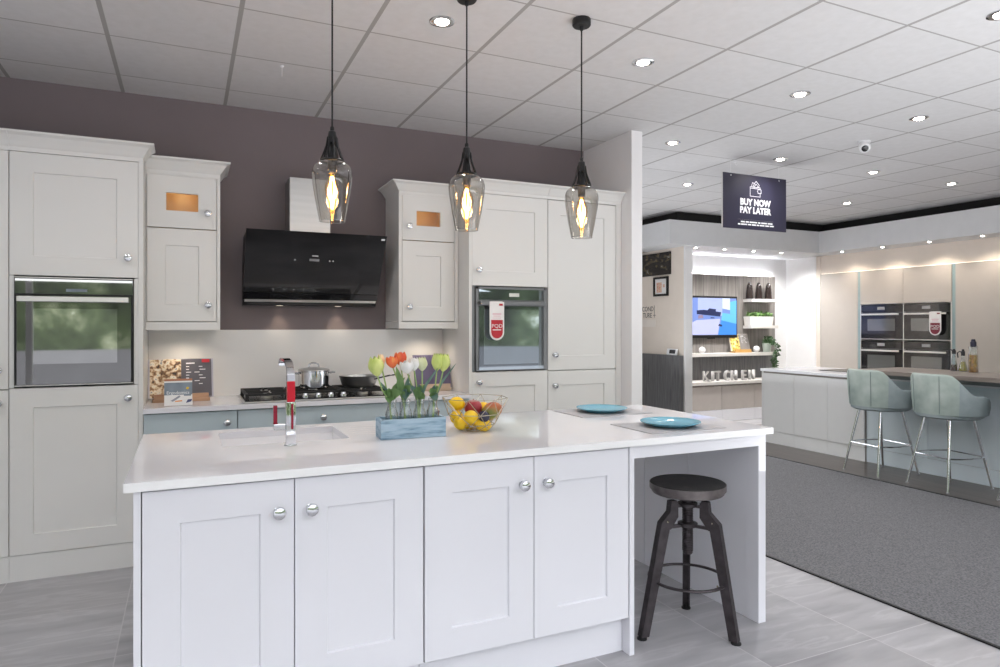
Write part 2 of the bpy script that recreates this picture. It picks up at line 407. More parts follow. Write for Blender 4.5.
# ------------------------------------------------------------------ setting
CZ = 2.862; YW = 4.9
X_L, X_R, Y_F, Y_B = -3.6, 9.5, -3.4, 8.7
b = B(); b.box(X_L, X_R, Y_F, Y_B, -.10, 0); struct(b.build('floor', 'tile'), 'pale grey stone floor tiles')
b = B(); b.box(3.132, 5.535, Y_F + .3, 7.3, .0005, .006, bev=.002); struct(b.build('floor_carpet', 'carpet'), 'grey loop-pile carpet beside the stone tiles')
b = B(); b.box(5.545, 8.7, Y_F + .3, 6.95, .0005, .005); struct(b.build('floor_planks', 'plank'), 'dark plank floor under the far island')
b = B(); b.box(5.532, 5.55, Y_F + .3, 6.95, .001, .010); b.box(3.118, 3.134, Y_F + .3, 7.3, .001, .008)
struct(b.build('trim_1', 'black_metal'), 'dark edge strip along the carpet')
b = B(); b.box(X_L, X_R, Y_F, Y_B, CZ, CZ + .08); struct(b.build('ceiling', 'ceil'), 'suspended ceiling of square grey tiles')
b = B(); b.box(X_L, 3.07, YW, YW + .1, 0, CZ); struct(b.build('wall_back', 'wall_mauve'), 'mauve wall behind the kitchen units')
b = B(); b.box(3.068, 3.168, 4.215, YW + .1, 0, CZ, bev=.003); struct(b.build('wall_partition', 'white_wall'), 'white end wall beside the tall units')
b = B(); b.box(X_L - .1, X_L, Y_F, YW + .1, 0, CZ); struct(b.build('wall_left', 'white_wall'))
b = B(); b.box(X_R, X_R + .1, Y_F, Y_B, 0, CZ); struct(b.build('wall_right', 'cream_wall'))
b = B(); b.box(3.07, X_R, Y_B, Y_B + .1, 0, CZ); struct(b.build('wall_rear', 'cream_wall'))
# cream side wall with the art, and its white column
b = B(); b.box(5.955, 6.07, 7.03, Y_B, 0, 2.426); struct(b.build('wall_side', 'cream_wall'), 'cream wall hung with pictures')
b = B(); b.box(5.953, 6.075, 7.0, 7.03, 0, 2.426, bev=.003); struct(b.build('wall_column', 'white_wall'), 'white column left of the television alcove')
b = B(); b.box(6.07, 8.72, 7.80, 7.9, 0, 2.70); struct(b.build('wall_alcove', 'white_wall'), 'white wall of the television alcove')
b = B(); b.box(8.67, X_R, 7.24, 7.80, 0, 2.426); struct(b.build('wall_return', 'white_wall'), 'white return wall beside the oven units')
b = B(); b.box(8.70, 8.76, 2.0, 7.24, 2.152, 2.426); b.box(8.68, 8.76, 7.17, 7.24, 0, 2.426); struct(b.build('wall_infill', 'cream_wall'), 'cream wall above the oven units')
# soffits: hung boxes below a gap whose shade is painted as black strips
b = B()
b.box(5.59, 8.62, 6.87, 6.92, 2.426, 2.735); b.box(5.59, 5.64, 6.92, 8.6, 2.426, 2.735)
b.box(5.64, 8.67, 6.92, 7.8, 2.426, 2.446)
struct(b.build('trim_2', 'soffit'), 'pale hanging bulkhead over the television alcove')
b = B()
b.box(8.30, 8.35, 2.0, 6.87, 2.426, 2.735); b.box(8.35, 8.75, 2.0, 6.87, 2.426, 2.446); b.box(8.62, 8.75, 6.87, 7.3, 2.426, 2.446)
struct(b.build('trim_3', 'soffit'), 'pale hanging bulkhead over the oven units')
b = B(); b.box(8.5, 8.55, 2.0, 7.02, 2.45, CZ - .001); b.box(5.8, 8.5, 6.97, 7.02, 2.45, CZ - .001); b.box(5.8, 5.85, 7.02, 8.6, 2.45, CZ - .001)  # black strips stand in for the unlit gap
struct(b.build('trim_gap_shade', 'black'), 'black strips painted for the shade above the bulkhead')
# shop front behind the camera: frame and glass
b = B()
for i in range(10):
    x = X_L + i * (X_R - X_L) / 9
    b.box(x - .04, x + .04, Y_F - .1, Y_F, 0, CZ)
b.box(X_L, X_R, Y_F - .1, Y_F, 0, .12); b.box(X_L, X_R, Y_F - .1, Y_F, CZ - .15, CZ)
wf = struct(b.build('window_1', 'alu'), 'aluminium shop front frame')

# small soffit lights and ceiling downlights
def downlight(x, y, z, r, label, grp, first=None):
    if first: return dup(first, (x, y, z), 0, label, grp)
    t = thing('downlight', label, 'light', (x, y, z), 0, grp)
    b = B(); b.lathe([(r * .54, -.0008), (r * .60, -.005), (r * .78, -.007), (r, -.004), (r, .0), (r * .54, 0)], n=24, cap0=False, cap1=False); b.build('bezel', 'chrome', t, True)
    b = B(); b.lathe([(r * .52, -.0015), (r * .52, -.009), (r * .35, -.012), (0, -.013)], n=20, cap0=True); b.build('lamp', 'light_disc', t, True)
    return t
def spot(x, y, z, w, ang, blend=.6, col=(1, .985, .97), rad=.05, tgt=None):
    l = bpy.data.lights.new('spot_light', 'SPOT'); l.energy = w; l.spot_size = R(ang); l.spot_blend = blend; l.color = col; l.shadow_soft_size = rad
    o = bpy.data.objects.new('spot_light', l); C.objects.link(o); o.location = (x, y, z)
    if tgt:
        o.rotation_euler = (Vector(tgt) - Vector((x, y, z))).to_track_quat('-Z', 'Y').to_euler()
    return o
DL = [(1.131, 3.1, 'ceiling downlight above the left and middle pendants'), (2.335, 3.1, 'ceiling downlight just right of the third pendant canopy'),
      (3.57, 3.1, 'ceiling downlight in the middle of the row nearest the kitchen, left of the camera'), (4.755, 3.1, 'ceiling downlight nearest above the white security camera'),
      (3.53, 1.9, 'ceiling downlight cut by the top right corner of the photo'), (3.578, 4.36, 'ceiling downlight just right of the white end wall'),
      (4.8, 4.38, 'ceiling downlight directly above the hanging dark sign'), (6.02, 4.37, 'ceiling downlight just below the security camera'),
      (7.25, 4.38, 'ceiling downlight rightmost of the second row, above the oven units'), (4.768, 5.57, 'dim ceiling downlight left of the hanging sign'),
      (7.24, 5.6, 'ceiling downlight right of the hanging sign near the bulkhead')]
d0 = None
for x, y, lab in DL:
    d = downlight(x, y, CZ, .062, lab, 'ceiling downlights', d0); d0 = d0 or d
    spot(x, y, CZ - .02, 21, 150, 1.)
for x in (-.07, -1.27): spot(x, 3.1, CZ - .02, 16, 150, 1.)
s0 = None
SF = [(6.166, 6.99, 'small bulkhead light leftmost over the television alcove'), (6.668, 6.99, 'small bulkhead light above the television'),
      (7.197, 6.99, 'small bulkhead light above the upper shelves'), (7.728, 6.99, 'small bulkhead light rightmost over the alcove')]
for x, y, lab in SF:
    d = downlight(x, y + .05, 2.426, .035, lab, 'small lights under the alcove bulkhead', s0); s0 = s0 or d
    spot(x, y + .1, 2.40, 42, 140, .9)
for i, y in enumerate((6.567, 5.96, 5.338, 4.721)):
    downlight(8.39, y, 2.426, .035, ['small bulkhead light above the left tall beige door', 'small bulkhead light above the left ovens', 'small bulkhead light above the right ovens', 'small bulkhead light nearest the right edge of the photo'][i], 'small lights under the oven bulkhead', s0)
    spot(8.45, y, 2.41, 11, 130, .8, (1, .86, .7))
spot(8.2, 7.3, 2.40, 40, 150, .9)  # added spot without a fitting, brightens the return wall
# LED wash above timber panel
b = B(); b.box(8.684, 8.698, 4.3, 7.15, 2.152, 2.156); tag(b.build('led_strip', 'led_warm'), 'thin warm light strip along the top of the beige oven units', 'light')

# ------------------------------------------------------------------ kitchen parts
def knob(parent, x, y, z, r=.0215):
    b = B()
    b.lathe([(r * .78, 0), (r * .80, .003), (r * .40, .006), (r * .36, .014), (r * .62, .017), (r * .97, .021), (r, .026), (r * .86, .033), (r * .5, .0365), (0, .0375)], (x, y, z), '-y', 24)
    return b.build('knob', 'chrome', parent)

def shaker(name, parent, x0, x1, z0, z1, yf, m='paint', st=.105, th=.02, rec=.009, window=False, kn=None, stl=None):
    """panelled door facing -Y; with window=True the panel is a glazed opening"""
    b = B(); rl = stl or st
    a = [(x0, z0), (x1, z0), (x1, z1), (x0, z1)]
    i1 = [(x0 + st, z0 + rl), (x1 - st, z0 + rl), (x1 - st, z1 - rl), (x0 + st, z1 - rl)]
    e = .003
    i2 = [(x0 + st + e, z0 + rl + e), (x1 - st - e, z0 + rl + e), (x1 - st - e, z1 - rl - e), (x0 + st + e, z1 - rl - e)]
    V = lambda p, y: (p[0], y, p[1])
    be = .0015
    ao = [(x0 + be, z0 + be), (x1 - be, z0 + be), (x1 - be, z1 - be), (x0 + be, z1 - be)]
    for k in range(4):
        j = (k + 1) % 4
        b.poly([V(a[k], yf + th), V(a[j], yf + th), V(a[j], yf + be), V(a[k], yf + be)])
        b.poly([V(a[k], yf + be), V(a[j], yf + be), V(ao[j], yf), V(ao[k], yf)])
        b.poly([V(ao[k], yf), V(ao[j], yf), V(i1[j], yf), V(i1[k], yf)])
        if window:
            b.poly([V(i1[k], yf), V(i1[j], yf), V(i1[j], yf + th), V(i1[k], yf + th)])
            b.poly([V(i1[k], yf + th), V(i1[j], yf + th), V(a[j], yf + th), V(a[k], yf + th)])
        else:
            b.poly([V(i1[k], yf), V(i1[j], yf), V(i2[j], yf + rec), V(i2[k], yf + rec)])
    if not window:
        b.poly([V(p, yf + rec) for p in i2]); b.poly([V(p, yf + th) for p in a])
    bmesh.ops.remove_doubles(b.bm, verts=b.bm.verts[:], dist=1e-5)
    d = b.build(name, m, parent)
    if window:
        g = B(); g.box(x0 + st, x1 - st, yf + .009, yf + .012, z0 + rl, z1 - rl); g.build('glass_pane', 'pane_glass', d)
    if kn: knob(d, kn[0], yf, kn[1])
    return d

def slab(name, parent, x0, x1, z0, z1, yf, m, th=.02, kn=None):
    b = B(); b.box(x0, x1, yf, yf + th, z0, z1, bev=.0015)
    d = b.build(name, m, parent)
    if kn: knob(d, kn[0], yf, kn[1])
    return d

def cornice(parent, x0, x1, yf, yb, z0, z1, flare=.055, left=False, right=False, m='paint', yret=None):
    """flared moulding: profile from flush at z0 to out at z1"""
    prof = [(0, 0), (0, .22), (.10, .30), (.30, .50), (.62, .78), (1, .90), (1, 1)]
    b = B(); rings = []
    if yret: b.box(x0, x1, yret, yb, z0, z1)
    yb = yret or yb
    for o, h in prof:
        f = o * flare; z = z0 + (z1 - z0) * h
        xl = x0 - (f if left else 0); xr = x1 + (f if right else 0)
        rings.append([(xl, yf - f, z), (xr, yf - f, z), (xr, yb, z), (xl, yb, z)])
    b.rings(rings, smooth=False)
    return b.build('cornice', m, parent)

YT = 4.349     # front plane of the tall units
def tall_oven_unit(name, label, x0, x1, z_ov0, z_ov1, ztop, kn_side, panel_l, panel_r, fm, cl, cr, ctop):
    t = thing(name, label, 'cabinet', ((x0 + x1) / 2, YT + .28, 0))
    b = B()
    b.box(x0 + .002, x1 - .002, YT + .022, YW - .004, 0.139, z_ov0 - .012)
    b.box(x0 + .002, x1 - .002, YT + .022, YW - .004, z_ov1 + .012, ztop)
    b.box(x0 + .002, x0 + .018, YT + .022, YW - .004, z_ov0 - .012, z_ov1 + .012); b.box(x1 - .018, x1 - .002, YT + .022, YW - .004, z_ov0 - .012, z_ov1 + .012)
    b.box(x0 + .018, x1 - .018, YW - .02, YW - .004, z_ov0 - .012, z_ov1 + .012)
    b.build('carcass', 'carcass', t)
    b = B()
    b.box(x0 + .001, x0 + .022, YT + .002, YT + .02, z_ov0, z_ov1); b.box(x1 - .022, x1 - .001, YT + .002, YT + .02, z_ov0, z_ov1)
    b.build('filler_strip', fm, t)
    kx = x1 - .05 if kn_side == 'r' else x0 + .05
    kx2 = kx
    shaker('door', t, x0 + .0015, x1 - .0015, .142, z_ov0 - .004, YT, kn=(kx, z_ov0 - .075))
    shaker('door', t, x0 + .0015, x1 - .0015, z_ov1 + .004, ztop - .003, YT, kn=(kx2, z_ov1 + .115))
    b = B(); b.box(x0, x1, YT + .006, YT + .02, 0, .139); b.build('plinth', 'paint', t)
    px0, px1 = x0, x1
    for s, (pw) in (('l', panel_l), ('r', panel_r)):
        if not pw: continue
        b = B()
        if s == 'l': b.box(x0 - pw, x0, YT, YW - .004, 0, ztop, bev=.001); px0 = x0 - pw
        else: b.box(x1, x1 + pw, YT, YW - .004, 0, ztop, bev=.001); px1 = x1 + pw
        b.build('side_panel', 'paint', t)
    cornice(t, px0, px1, YT, YW - .004, ztop, ctop, .058, cl, cr, yret=4.485)
    return t

# left tall units
tall_oven_unit('oven_housing', 'tall cream oven housing cabinet at the left, shaker doors above and below the oven', -.860, -.252, 1.040, 1.640, 2.308, 'r', 0, .024, 'paint', False, True, 2.408)
t = thing('tall_cabinet', 'tall cream cabinet cut off by the left edge of the photo', 'cabinet', (-1.165, YT + .28, 0))
b = B(); b.box(-1.468, -.863, YT + .022, YW - .004, .139, 2.308); b.build('carcass', 'carcass', t)
shaker('door', t, -1.4685, -.8625, .142, 1.028, YT, kn=(-.905, .962))
shaker('door', t, -1.4685, -.8625, 1.034, 2.305, YT, kn=(-.905, 1.135))
b = B(); b.box(-1.47, -.861, YT + .006, YT + .02, 0, .139); b.build('plinth', 'paint', t)
cornice(t, -1.47, -.861, YT, YW - .004, 2.308, 2.408, .058)

# left oven (mirror glass)
def oven(name, label, x0, x1, z0, z1, yf, frame, glass, window, big=True, group=None):
    t = thing(name, label, 'oven', ((x0 + x1) / 2, yf + .25, z0), 0, group)
    b = B(); b.box(x0 + .012, x1 - .012, yf + .03, yf + .5, z0 + .008, z1 - .012); b.build('body', 'steel_dark', t)
    return t
xo0, xo1, zo0, zo1 = -.836, -.276, 1.046, 1.636
t = oven('built_in_oven', 'built-in mirror-fronted black oven with white bar handle in the left housing', xo0, xo1, zo0, zo1, YT - .012, None, None, None)
y0 = YT - .014
b = B(); b.box(xo0, xo1, y0 + .006, y0 + .045, zo0, zo1); b.build('surround', 'black_metal', t)
for za, zb_ in ((1.6305, 1.635), (1.047, 1.0515)):
    b = B(); b.box(xo0 + .002, xo1 - .002, y0 + .002, y0 + .02, za, zb_); b.build('trim_strip', 'alu', t)
b = B(); b.box(xo0 + .004, xo1 - .004, y0, y0 + .016, 1.545, 1.626, bev=.001); cp = b.build('control_panel', 'oven_glass', t)
b = B(); b.box(-.60, -.50, y0 - .0006, y0 + .001, 1.558, 1.574); b.build('display', 'cover_blue', cp)
b = B(); b.box(xo0 + .012, xo1 - .012, y0, y0 + .018, 1.054, 1.536, bev=.001); dr = b.build('oven_door', 'oven_glass', t)
b = B(); b.box(xo0 + .085, xo1 - .08, y0 - .0008, y0 + .001, 1.165, 1.465); b.build('window', 'oven_window', dr)
b = B(); b.box(xo0 + .018, xo1 - .022, y0 - .040, y0 - .026, 1.502, 1.530, bev=.003); b.box(xo0 + .03, xo0 + .05, y0 - .028, y0 + .002, 1.508, 1.524); b.box(xo1 - .055, xo1 - .035, y0 - .028, y0 + .002, 1.508, 1.524); b.build('handle', 'alu', dr)

# right tall run
tall_oven_unit('oven_housing', 'tall cream oven housing cabinet right of the hob, standing beside the tall end cabinet', 1.808, 2.414, 1.050, 1.652, 2.308, 'l', .022, 0, 'steel_dark', True, False, 2.402)
t = thing('tall_cabinet', 'tall cream cabinet at the right end of the back run beside the white wall', 'cabinet', (2.72, YT + .28, 0))
b = B(); b.box(2.418, 3.018, YT + .022, YW - .004, .139, 2.308); b.build('carcass', 'carcass', t)
shaker('door', t, 2.4175, 3.016, .142, 1.036, YT, kn=(2.470, .930))
shaker('door', t, 2.4175, 3.016, 1.043, 2.302, YT, kn=(2.470, 1.157))
b = B(); b.box(2.416, 3.066, YT + .006, YT + .02, 0, .139); b.build('plinth', 'paint', t)
b = B(); b.box(3.020, 3.066, YT, YT + .02, .14, 2.308); b.build('filler_strip', 'paint', t)
cornice(t, 2.416, 3.066, YT, YW - .004, 2.308, 2.402, .058)

# right oven
xo0, xo1, zo0, zo1 = 1.832, 2.390, 1.054, 1.648
t = oven('built_in_oven', 'built-in dark-framed glass oven in the right housing with a hanging red tag', xo0, xo1, zo0, zo1, YT - .012, None, None, None)
b = B(); x0, x1 = xo0 + .002, xo1 - .002
b.box(x0, xo0 + .022, y0 + .002, y0 + .010, zo0, zo1); b.box(xo1 - .016, x1, y0 + .002, y0 + .010, zo0, zo1)
b.box(x0, x1, y0 + .002, y0 + .010, zo1 - .016, zo1); b.box(xo0, xo1, y0 + .008, y0 + .045, zo0, zo1); b.build('surround', 'steel_dark', t)
b = B(); b.box(xo0 + .024, xo1 - .018, y0 - .002, y0 + .016, 1.556, 1.632); cp = b.build('control_panel', 'oven_glass_b', t)
b = B(); b.box(2.09, 2.17, y0 - .003, y0 - .001, 1.580, 1.606); b.build('display', 'alu', cp)
b = B(); b.box(xo0 + .024, xo1 - .018, y0 - .002, y0 + .016, 1.060, 1.512); dr = b.build('oven_door', 'oven_glass_b', t)
b = B(); b.box(xo0 + .06, xo1 - .06, y0 - .003, y0 - .001, 1.10, 1.49); b.build('window', 'oven_window_b', dr)
b = B(); b.box(xo0 + .020, xo1 - .018, y0 - .042, y0 - .022, 1.518, 1.542, bev=.003); b.box(xo0 + .03, xo0 + .05, y0 - .024, y0 + .01, 1.52, 1.54); b.box(xo1 - .05, xo1 - .03, y0 - .024, y0 + .01, 1.52, 1.54); b.build('handle', 'steel_dark', t)

def hang_tag(label, x, y, z, w, h, mtx, red, kind):
    """round-ended swing tag lying in local xz plane, hung from its top edge"""
    t = thing('hanging_tag', label, 'tag', (x, y, z)); t.matrix_world = Matrix.Translation((x, y, z)) @ mtx
    W[t] = Matrix.Translation((x, y, z)) @ mtx
    def outline(w, h0, h1, n=10):
        pts = [(-w / 2, 0, h0), (w / 2, 0, h0)]
        c = h1 + w / 2
        for i in range(n + 1):
            a = -PI * i / n
            pts.append((w / 2 * math.cos(a), 0, c + w / 2 * math.sin(a)))
        return pts
    b = B(); b.prism(outline(w, 0, -h), (0, .004, 0)); b.build('card', 'paper', t, True)
    b = B(); b.prism(outline(w * .80, -h * .47, -h * .95), (0, .001, 0)); p = b.build('red_panel', red, t, True); p.location = (0, -.0012, 0)
    b = B(); b.box(-w * .40, w * .40, .004, .03, -.012, .004); b.build('loop', 'paper', t, True)
    b = B(); b.box(w * .15, w * .40, -.0012, 0, -h * .10, -h * .045); b.build('corner_mark', red, t, True)
    for zz, hw, hh in ((-.30, .30, .030), (-.36, .24, .018), (-.415, .30, .012)):
        b = B(); b.box(-w * hw, w * hw, -.0008, 0, h * zz - h * hh, h * zz); b.build('pale_print_line', 'pink_ink', t, True)
    text('lettering', 'PQD', w * .32, Matrix.Translation((0, -.0026, -h * .67)) @ Matrix.Rotation(PI / 2, 4, 'X'), 'paper', None, .0003, wscale=1.15).parent = t
    b = B(); b.box(-w * .30, w * .28, -.0026, -.002, -h * .74, -h * .715); b.build('small_print_line', 'paper', t, True)
    return t
hang_tag('red and white round-ended tag hanging on the handle of the right kitchen oven', 1.972, YT - .064, 1.540, .112, .270, Matrix.Identity(4), 'tag_red', 0)

# wall units
def wall_unit(label, x0, x1, yf, xs0, xs1, zb, z1, z2, ztop, ctop, kn_side, left, right, windx):
    """x0..x1 door zone, xs0..xs1 whole unit"""
    t = thing('overhead_cabinet', label, 'cabinet', ((xs0 + xs1) / 2, yf + .17, zb))
    b = B(); b.box(xs0 + .001, xs1 - .001, yf + .022, YW - .004, zb + .052, z1 + .002)
    b.box(xs0 + .001, x0 + .01, yf + .022, YW - .004, z1 + .002, ztop); b.box(x1 - .01, xs1 - .001, yf + .022, YW - .004, z1 + .002, ztop)
    b.box(x0 + .01, x1 - .01, yf + .022, YW - .004, ztop - .012, ztop)
    b.build('carcass', 'paint', t)
    b = B(); b.box(x0 + .010, x0 + .022, yf + .024, YW - .02, z1 + .004, ztop - .013); b.box(x1 - .022, x1 - .010, yf + .024, YW - .02, z1 + .004, ztop - .013)
    b.box(x0 + .022, x1 - .022, YW - .034, YW - .02, z1 + .004, ztop - .013); b.box(x0 + .022, x1 - .022, yf + .024, YW - .034, z1 + .004, z1 + .014)
    b.box(x0 + .022, x1 - .022, yf + .024, YW - .034, ztop - .025, ztop - .013)
    b.build('oak_interior', 'wood_inside', t)
    b = B()
    if xs1 > x1: b.box(x1, xs1, yf, yf + .022, zb, ztop)
    if xs0 < x0: b.box(xs0, x0, yf, yf + .022, zb, ztop)
    b.box(x0, x1, yf, yf + .022, zb, zb + .048); b.box(x0, x1, yf + .003, yf + .022, ztop - .006, ztop)
    b.box(xs0, xs1, yf + .022, YW - .004, zb, zb + .05)
    b.build('face_frame', 'paint', t)
    kx = x1 - .052 if kn_side == 'r' else x0 + .052
    shaker('door', t, x0 + .003, x1 - .003, zb + .053, z1 - .003, yf, kn=(kx, zb + .155), st=.10)
    zk = (z1 + ztop) / 2 - .062
    shaker('glazed_door', t, x0 + .003, x1 - .003, z1 + .004, ztop - .007, yf, kn=(kx, zk), st=.104, stl=.104, window=True)
    cornice(t, xs0, xs1, yf, YW - .004, ztop, ctop, .058, left, right)
    l = bpy.data.lights.new('cabinet_light', 'POINT'); l.energy = .38; l.color = (1, .76, .42); l.shadow_soft_size = .012
    o = bpy.data.objects.new('cabinet_light', l); C.objects.link(o); o.location = ((x0 + x1) / 2, yf + .15, ztop - .05)
    return t
wall_unit('cream wall cabinet left of the extractor, small glazed oak-lit window at top', -.222, .170, 4.55, -.226, .188, 1.346, 1.966, 1.974, 2.293, 2.388, 'r', False, True, 0)
wall_unit('cream wall cabinet right of the extractor, behind the pendants, small glazed oak-lit window', 1.362, 1.755, 4.55, 1.340, 1.784, 1.352, 1.972, 1.980, 2.296, 2.383, 'l', True, False, 0)
# under-cabinet lights
for x in (-.02, 1.60):
    spot(x, 4.72, 1.335, 2.4, 140, 1., (1, .84, .66), .02)

# back run base units, blue grey
YB = 4.33
BU = [('blue-grey base drawer unit at the left of the hob, beside the oven housing', -.226, .275), ('blue-grey base drawer unit under the gas hob', .277, 1.283), ('blue-grey base drawer unit right of the hob, behind the tulips', 1.285, 1.784)]
for lab, x0, x1 in BU:
    t = thing('base_drawer_unit', lab, 'cabinet', ((x0 + x1) / 2, YB + .28, 0), 0, 'blue-grey base units on the back run')
    b = B(); b.box(x0, x1, YB + .022, YW - .004, .139, .868); b.build('carcass', 'blue_paint', t)
    xm = (x0 + x1) / 2
    kx = .217 if x0 < 0 else xm
    slab('drawer', t, x0 + .002, x1 - .002, .722, .864, YB, 'blue_paint', kn=(kx, .795))
    for a, c in ((.434, .718), (.143, .430)):
        shaker('drawer', t, x0 + .002, x1 - .002, a, c, YB, 'blue_paint', st=.08, kn=(kx, c - .06))
    b = B(); b.box(x0, x1, YB + .01, YB + .022, 0, .139); b.build('plinth', 'paint', t)
b = B(); b.box(-.226, 1.784, 4.305, YW - .022, .870, .900, bev=.002); tag(b.build('worktop', 'quartz'), 'white quartz worktop along the back wall under the hob', 'worktop')
b = B(); b.box(-.226, 1.784, YW - .020, YW - .002, .900, 1.345); tag(b.build('splashback', 'splash'), 'veined white quartz splashback behind the hob', 'splashback')

# extractor hood
t = thing('extractor_hood', 'black glass head-free extractor hood leaning out over the hob', 'extractor hood', (.79, YW, 1.5))
def hy(z): return 4.80 - (z - 1.515) / (1.985 - 1.515) * .30       # glass plane
b = B(); HX0, HX1 = .338, 1.243
b.prism([(HX0, hy(1.985), 1.985), (HX0, hy(1.985) + .016, 1.985), (HX0, hy(1.595) + .016, 1.595), (HX0, hy(1.595), 1.595)], (HX1 - HX0, 0, 0)); gp = b.build('glass_panel', 'black_glass', t)
b = B(); b.prism([(HX0, hy(1.590), 1.590), (HX0, hy(1.59) + .016, 1.590), (HX0, hy(1.552) + .016, 1.552), (HX0, hy(1.552), 1.552)], (HX1 - HX0, 0, 0)); b.build('lower_glass_strip', 'oven_dark', t)
b = B(); b.prism([(HX0 + .01, hy(1.550) - .006, 1.550), (HX0 + .01, hy(1.55) + .014, 1.550), (HX0 + .01, hy(1.534) + .014, 1.534), (HX0 + .01, hy(1.534) - .006, 1.534)], (HX1 - HX0 - .02, 0, 0)); b.build('aluminium_bar', 'alu', t)
b = B()
b.prism([(HX0 + .002, hy(1.98) + .018, 1.975), (HX0 + .002, YW - .12, 1.965), (HX0 + .002, YW - .024, 1.80), (HX0 + .002, YW - .024, 1.512), (HX0 + .002, hy(1.53) + .016, 1.512), (HX0 + .002, hy(1.56) + .018, 1.56)], (HX1 - HX0 - .004, 0, 0)); hb = b.build('housing', 'black_metal', t)
b = B(); b.box(HX0 + .03, HX1 - .03, hy(1.54) + .008, hy(1.54) + .02, 1.516, 1.532); b.build('filter_grille', 'iron', t)
b = B()
b.box(.622, .888, 4.66, YW - .004, 1.90, 2.365); b.build('chimney', 'steel', t)
def hood_pt(x, z, off=.001): return (x, hy(z) - off, z)
def hood_mark(name, x0, x1, z0, z1, m):
    b = B(); b.poly([hood_pt(x0, z0), hood_pt(x1, z0), hood_pt(x1, z1), hood_pt(x0, z1)]); return b.build(name, m, gp)
hood_mark('touch_display', .742, .806, 1.805, 1.820, 'grey_plastic')
hood_mark('touch_mark', .757, .797, 1.836, 1.841, 'sign_white')
for x in (.645, .872, .895): hood_mark('touch_dot', x, x + .007, 1.806, 1.813, 'sign_white')
hood_mark('corner_mark', 1.207, 1.232, 1.955, 1.966, 'sign_white')
for x in (.58, .98):
    b = B(); b.lathe([(.022, 0), (.022, .002)], (x, 4.855, 1.5105)); b.build('hood_lamp', 'led_warm', t)
    spot(x, 4.855, 1.50, 1.1, 75, .7, (1, .8, .58), .02)

# gas hob
t = thing('gas_hob', 'wide five-burner black and steel gas hob set on the back worktop', 'hob', (.765, 4.60, .9))
b = B(); b.box(.312, 1.225, 4.335, 4.83, .900, .910, bev=.003); b.build('steel_tray', 'steel', t)
b = B(); b.box(.320, 1.217, 4.345, 4.82, .911, .915); b.build('glass_top', 'oven_dark', t)
for i, x in enumerate((.60, .68, .76, .84, .92)):
    b = B(); b.lathe([(.021, .9155), (.021, .930), (.017, .944), (.006, .945), (0, .945)], (x, 4.385, 0), n=16); b.build('knob', 'chrome', t)
BURN = [(.46, 4.70, .045), (.46, 4.49, .035), (.765, 4.62, .06), (1.07, 4.70, .045), (1.07, 4.49, .035)]
for x, y, r in BURN:
    b = B(); b.lathe([(r, .9155), (r, .928), (r * .9, .930)], (x, y, 0), n=20); bb = b.build('burner', 'alu', t)
    b = B(); b.lathe([(r * .72, .930), (r * .72, .940), (r * .6, .942)], (x, y, 0), n=20); b.build('burner_cap', 'iron', bb)
for x0, x1 in ((.325, .60), (.612, .918), (.93, 1.212)):
    b = B(); y0s, y1s = (4.40 if x0 != .612 else 4.43), 4.815; zz = .952
    for y in (y0s, y1s): b.box(x0, x1, y - .008, y + .008, zz - .014, zz)
    for x in (x0 + .008, x1 - .008): b.box(x - .008, x + .008, y0s, y1s, zz - .014, zz)
    xm = (x0 + x1) / 2; ym = (y0s + y1s) / 2
    b.box(x0, xm - .03, ym - .006, ym + .006, zz - .012, zz + .002); b.box(xm + .03, x1, ym - .006, ym + .006, zz - .012, zz + .002)
    for yy in (y0s + .10, y1s - .10):
        b.box(x0, xm - .025, yy - .005, yy + .005, zz - .012, zz + .002); b.box(xm + .025, x1, yy - .005, yy + .005, zz - .012, zz + .002)
    b.box(xm - .006, xm + .006, y0s, y0s + .08, zz - .012, zz + .002); b.box(xm - .006, xm + .006, y1s - .08, y1s, zz - .012, zz + .002)
    for x in (x0 + .01, x1 - .01):
        for y in (y0s + .005, y1s - .005): b.box(x - .01, x + .01, y - .01, y + .01, .9152, zz - .012)
    b.build('pan_support', 'iron', t)

# stock pot and frying pan
PX, PY = .775, 4.64; PZ = .9545
t = thing('stock_pot', 'lidded stainless steel pot standing on the middle of the gas hob', 'pot', (PX, PY, PZ))
b = B(); r = .102
b.lathe([(r * .94, 0), (r, .006), (r, .112), (r + .005, .115), (r + .005, .118), (r - .004, .118)], n=40, mi=0); b.build('body', 'chrome', t, True)
b = B(); b.lathe([(r + .003, .1185), (r + .001, .124), (r * .7, .134), (.02, .140), (0, .141)], n=40); b.build('lid', 'steel', t, True)
b = B(); b.tube([(-.034, 0, .139), (-.030, 0, .158), (-.012, 0, .166), (.012, 0, .166), (.030, 0, .158), (.034, 0, .139)], .006, 8); b.build('lid_handle', 'chrome', t, True)
for s in (-1, 1):
    b = B(); b.tube([(s * .100, -.035, .100), (s * .135, -.030, .103), (s * .142, 0, .104), (s * .135, .030, .103), (s * .100, .035, .100)], .005, 8); b.build('handle', 'chrome', t, True)
PX2, PY2 = 1.075, 4.62
t = thing('frying_pan', 'dark steel frying pan with angled handle on the right of the gas hob', 'pan', (PX2, PY2, PZ))
b = B(); b.lathe([(.098, 0), (.112, .008), (.130, .062), (.136, .076), (.132, .076), (.126, .062), (.106, .012), (0, .010)], n=40, cap0=True); b.build('bowl', 'steel', t, True)
b = B(); b.tube([(-.02 + .10, -.085, .052), (.12, -.13, .066), (.17, -.20, .085), (.21, -.26, .092)], [.010, .010, .012, .010], 8, flat=.006); b.build('handle', 'chrome', t, True)
b = B(); b.tube([(.128, .012, .058), (.150, .012, .062), (.155, -.012, .062), (.128, -.012, .058)], .004, 6); b.build('side_grip', 'chrome', t, True)

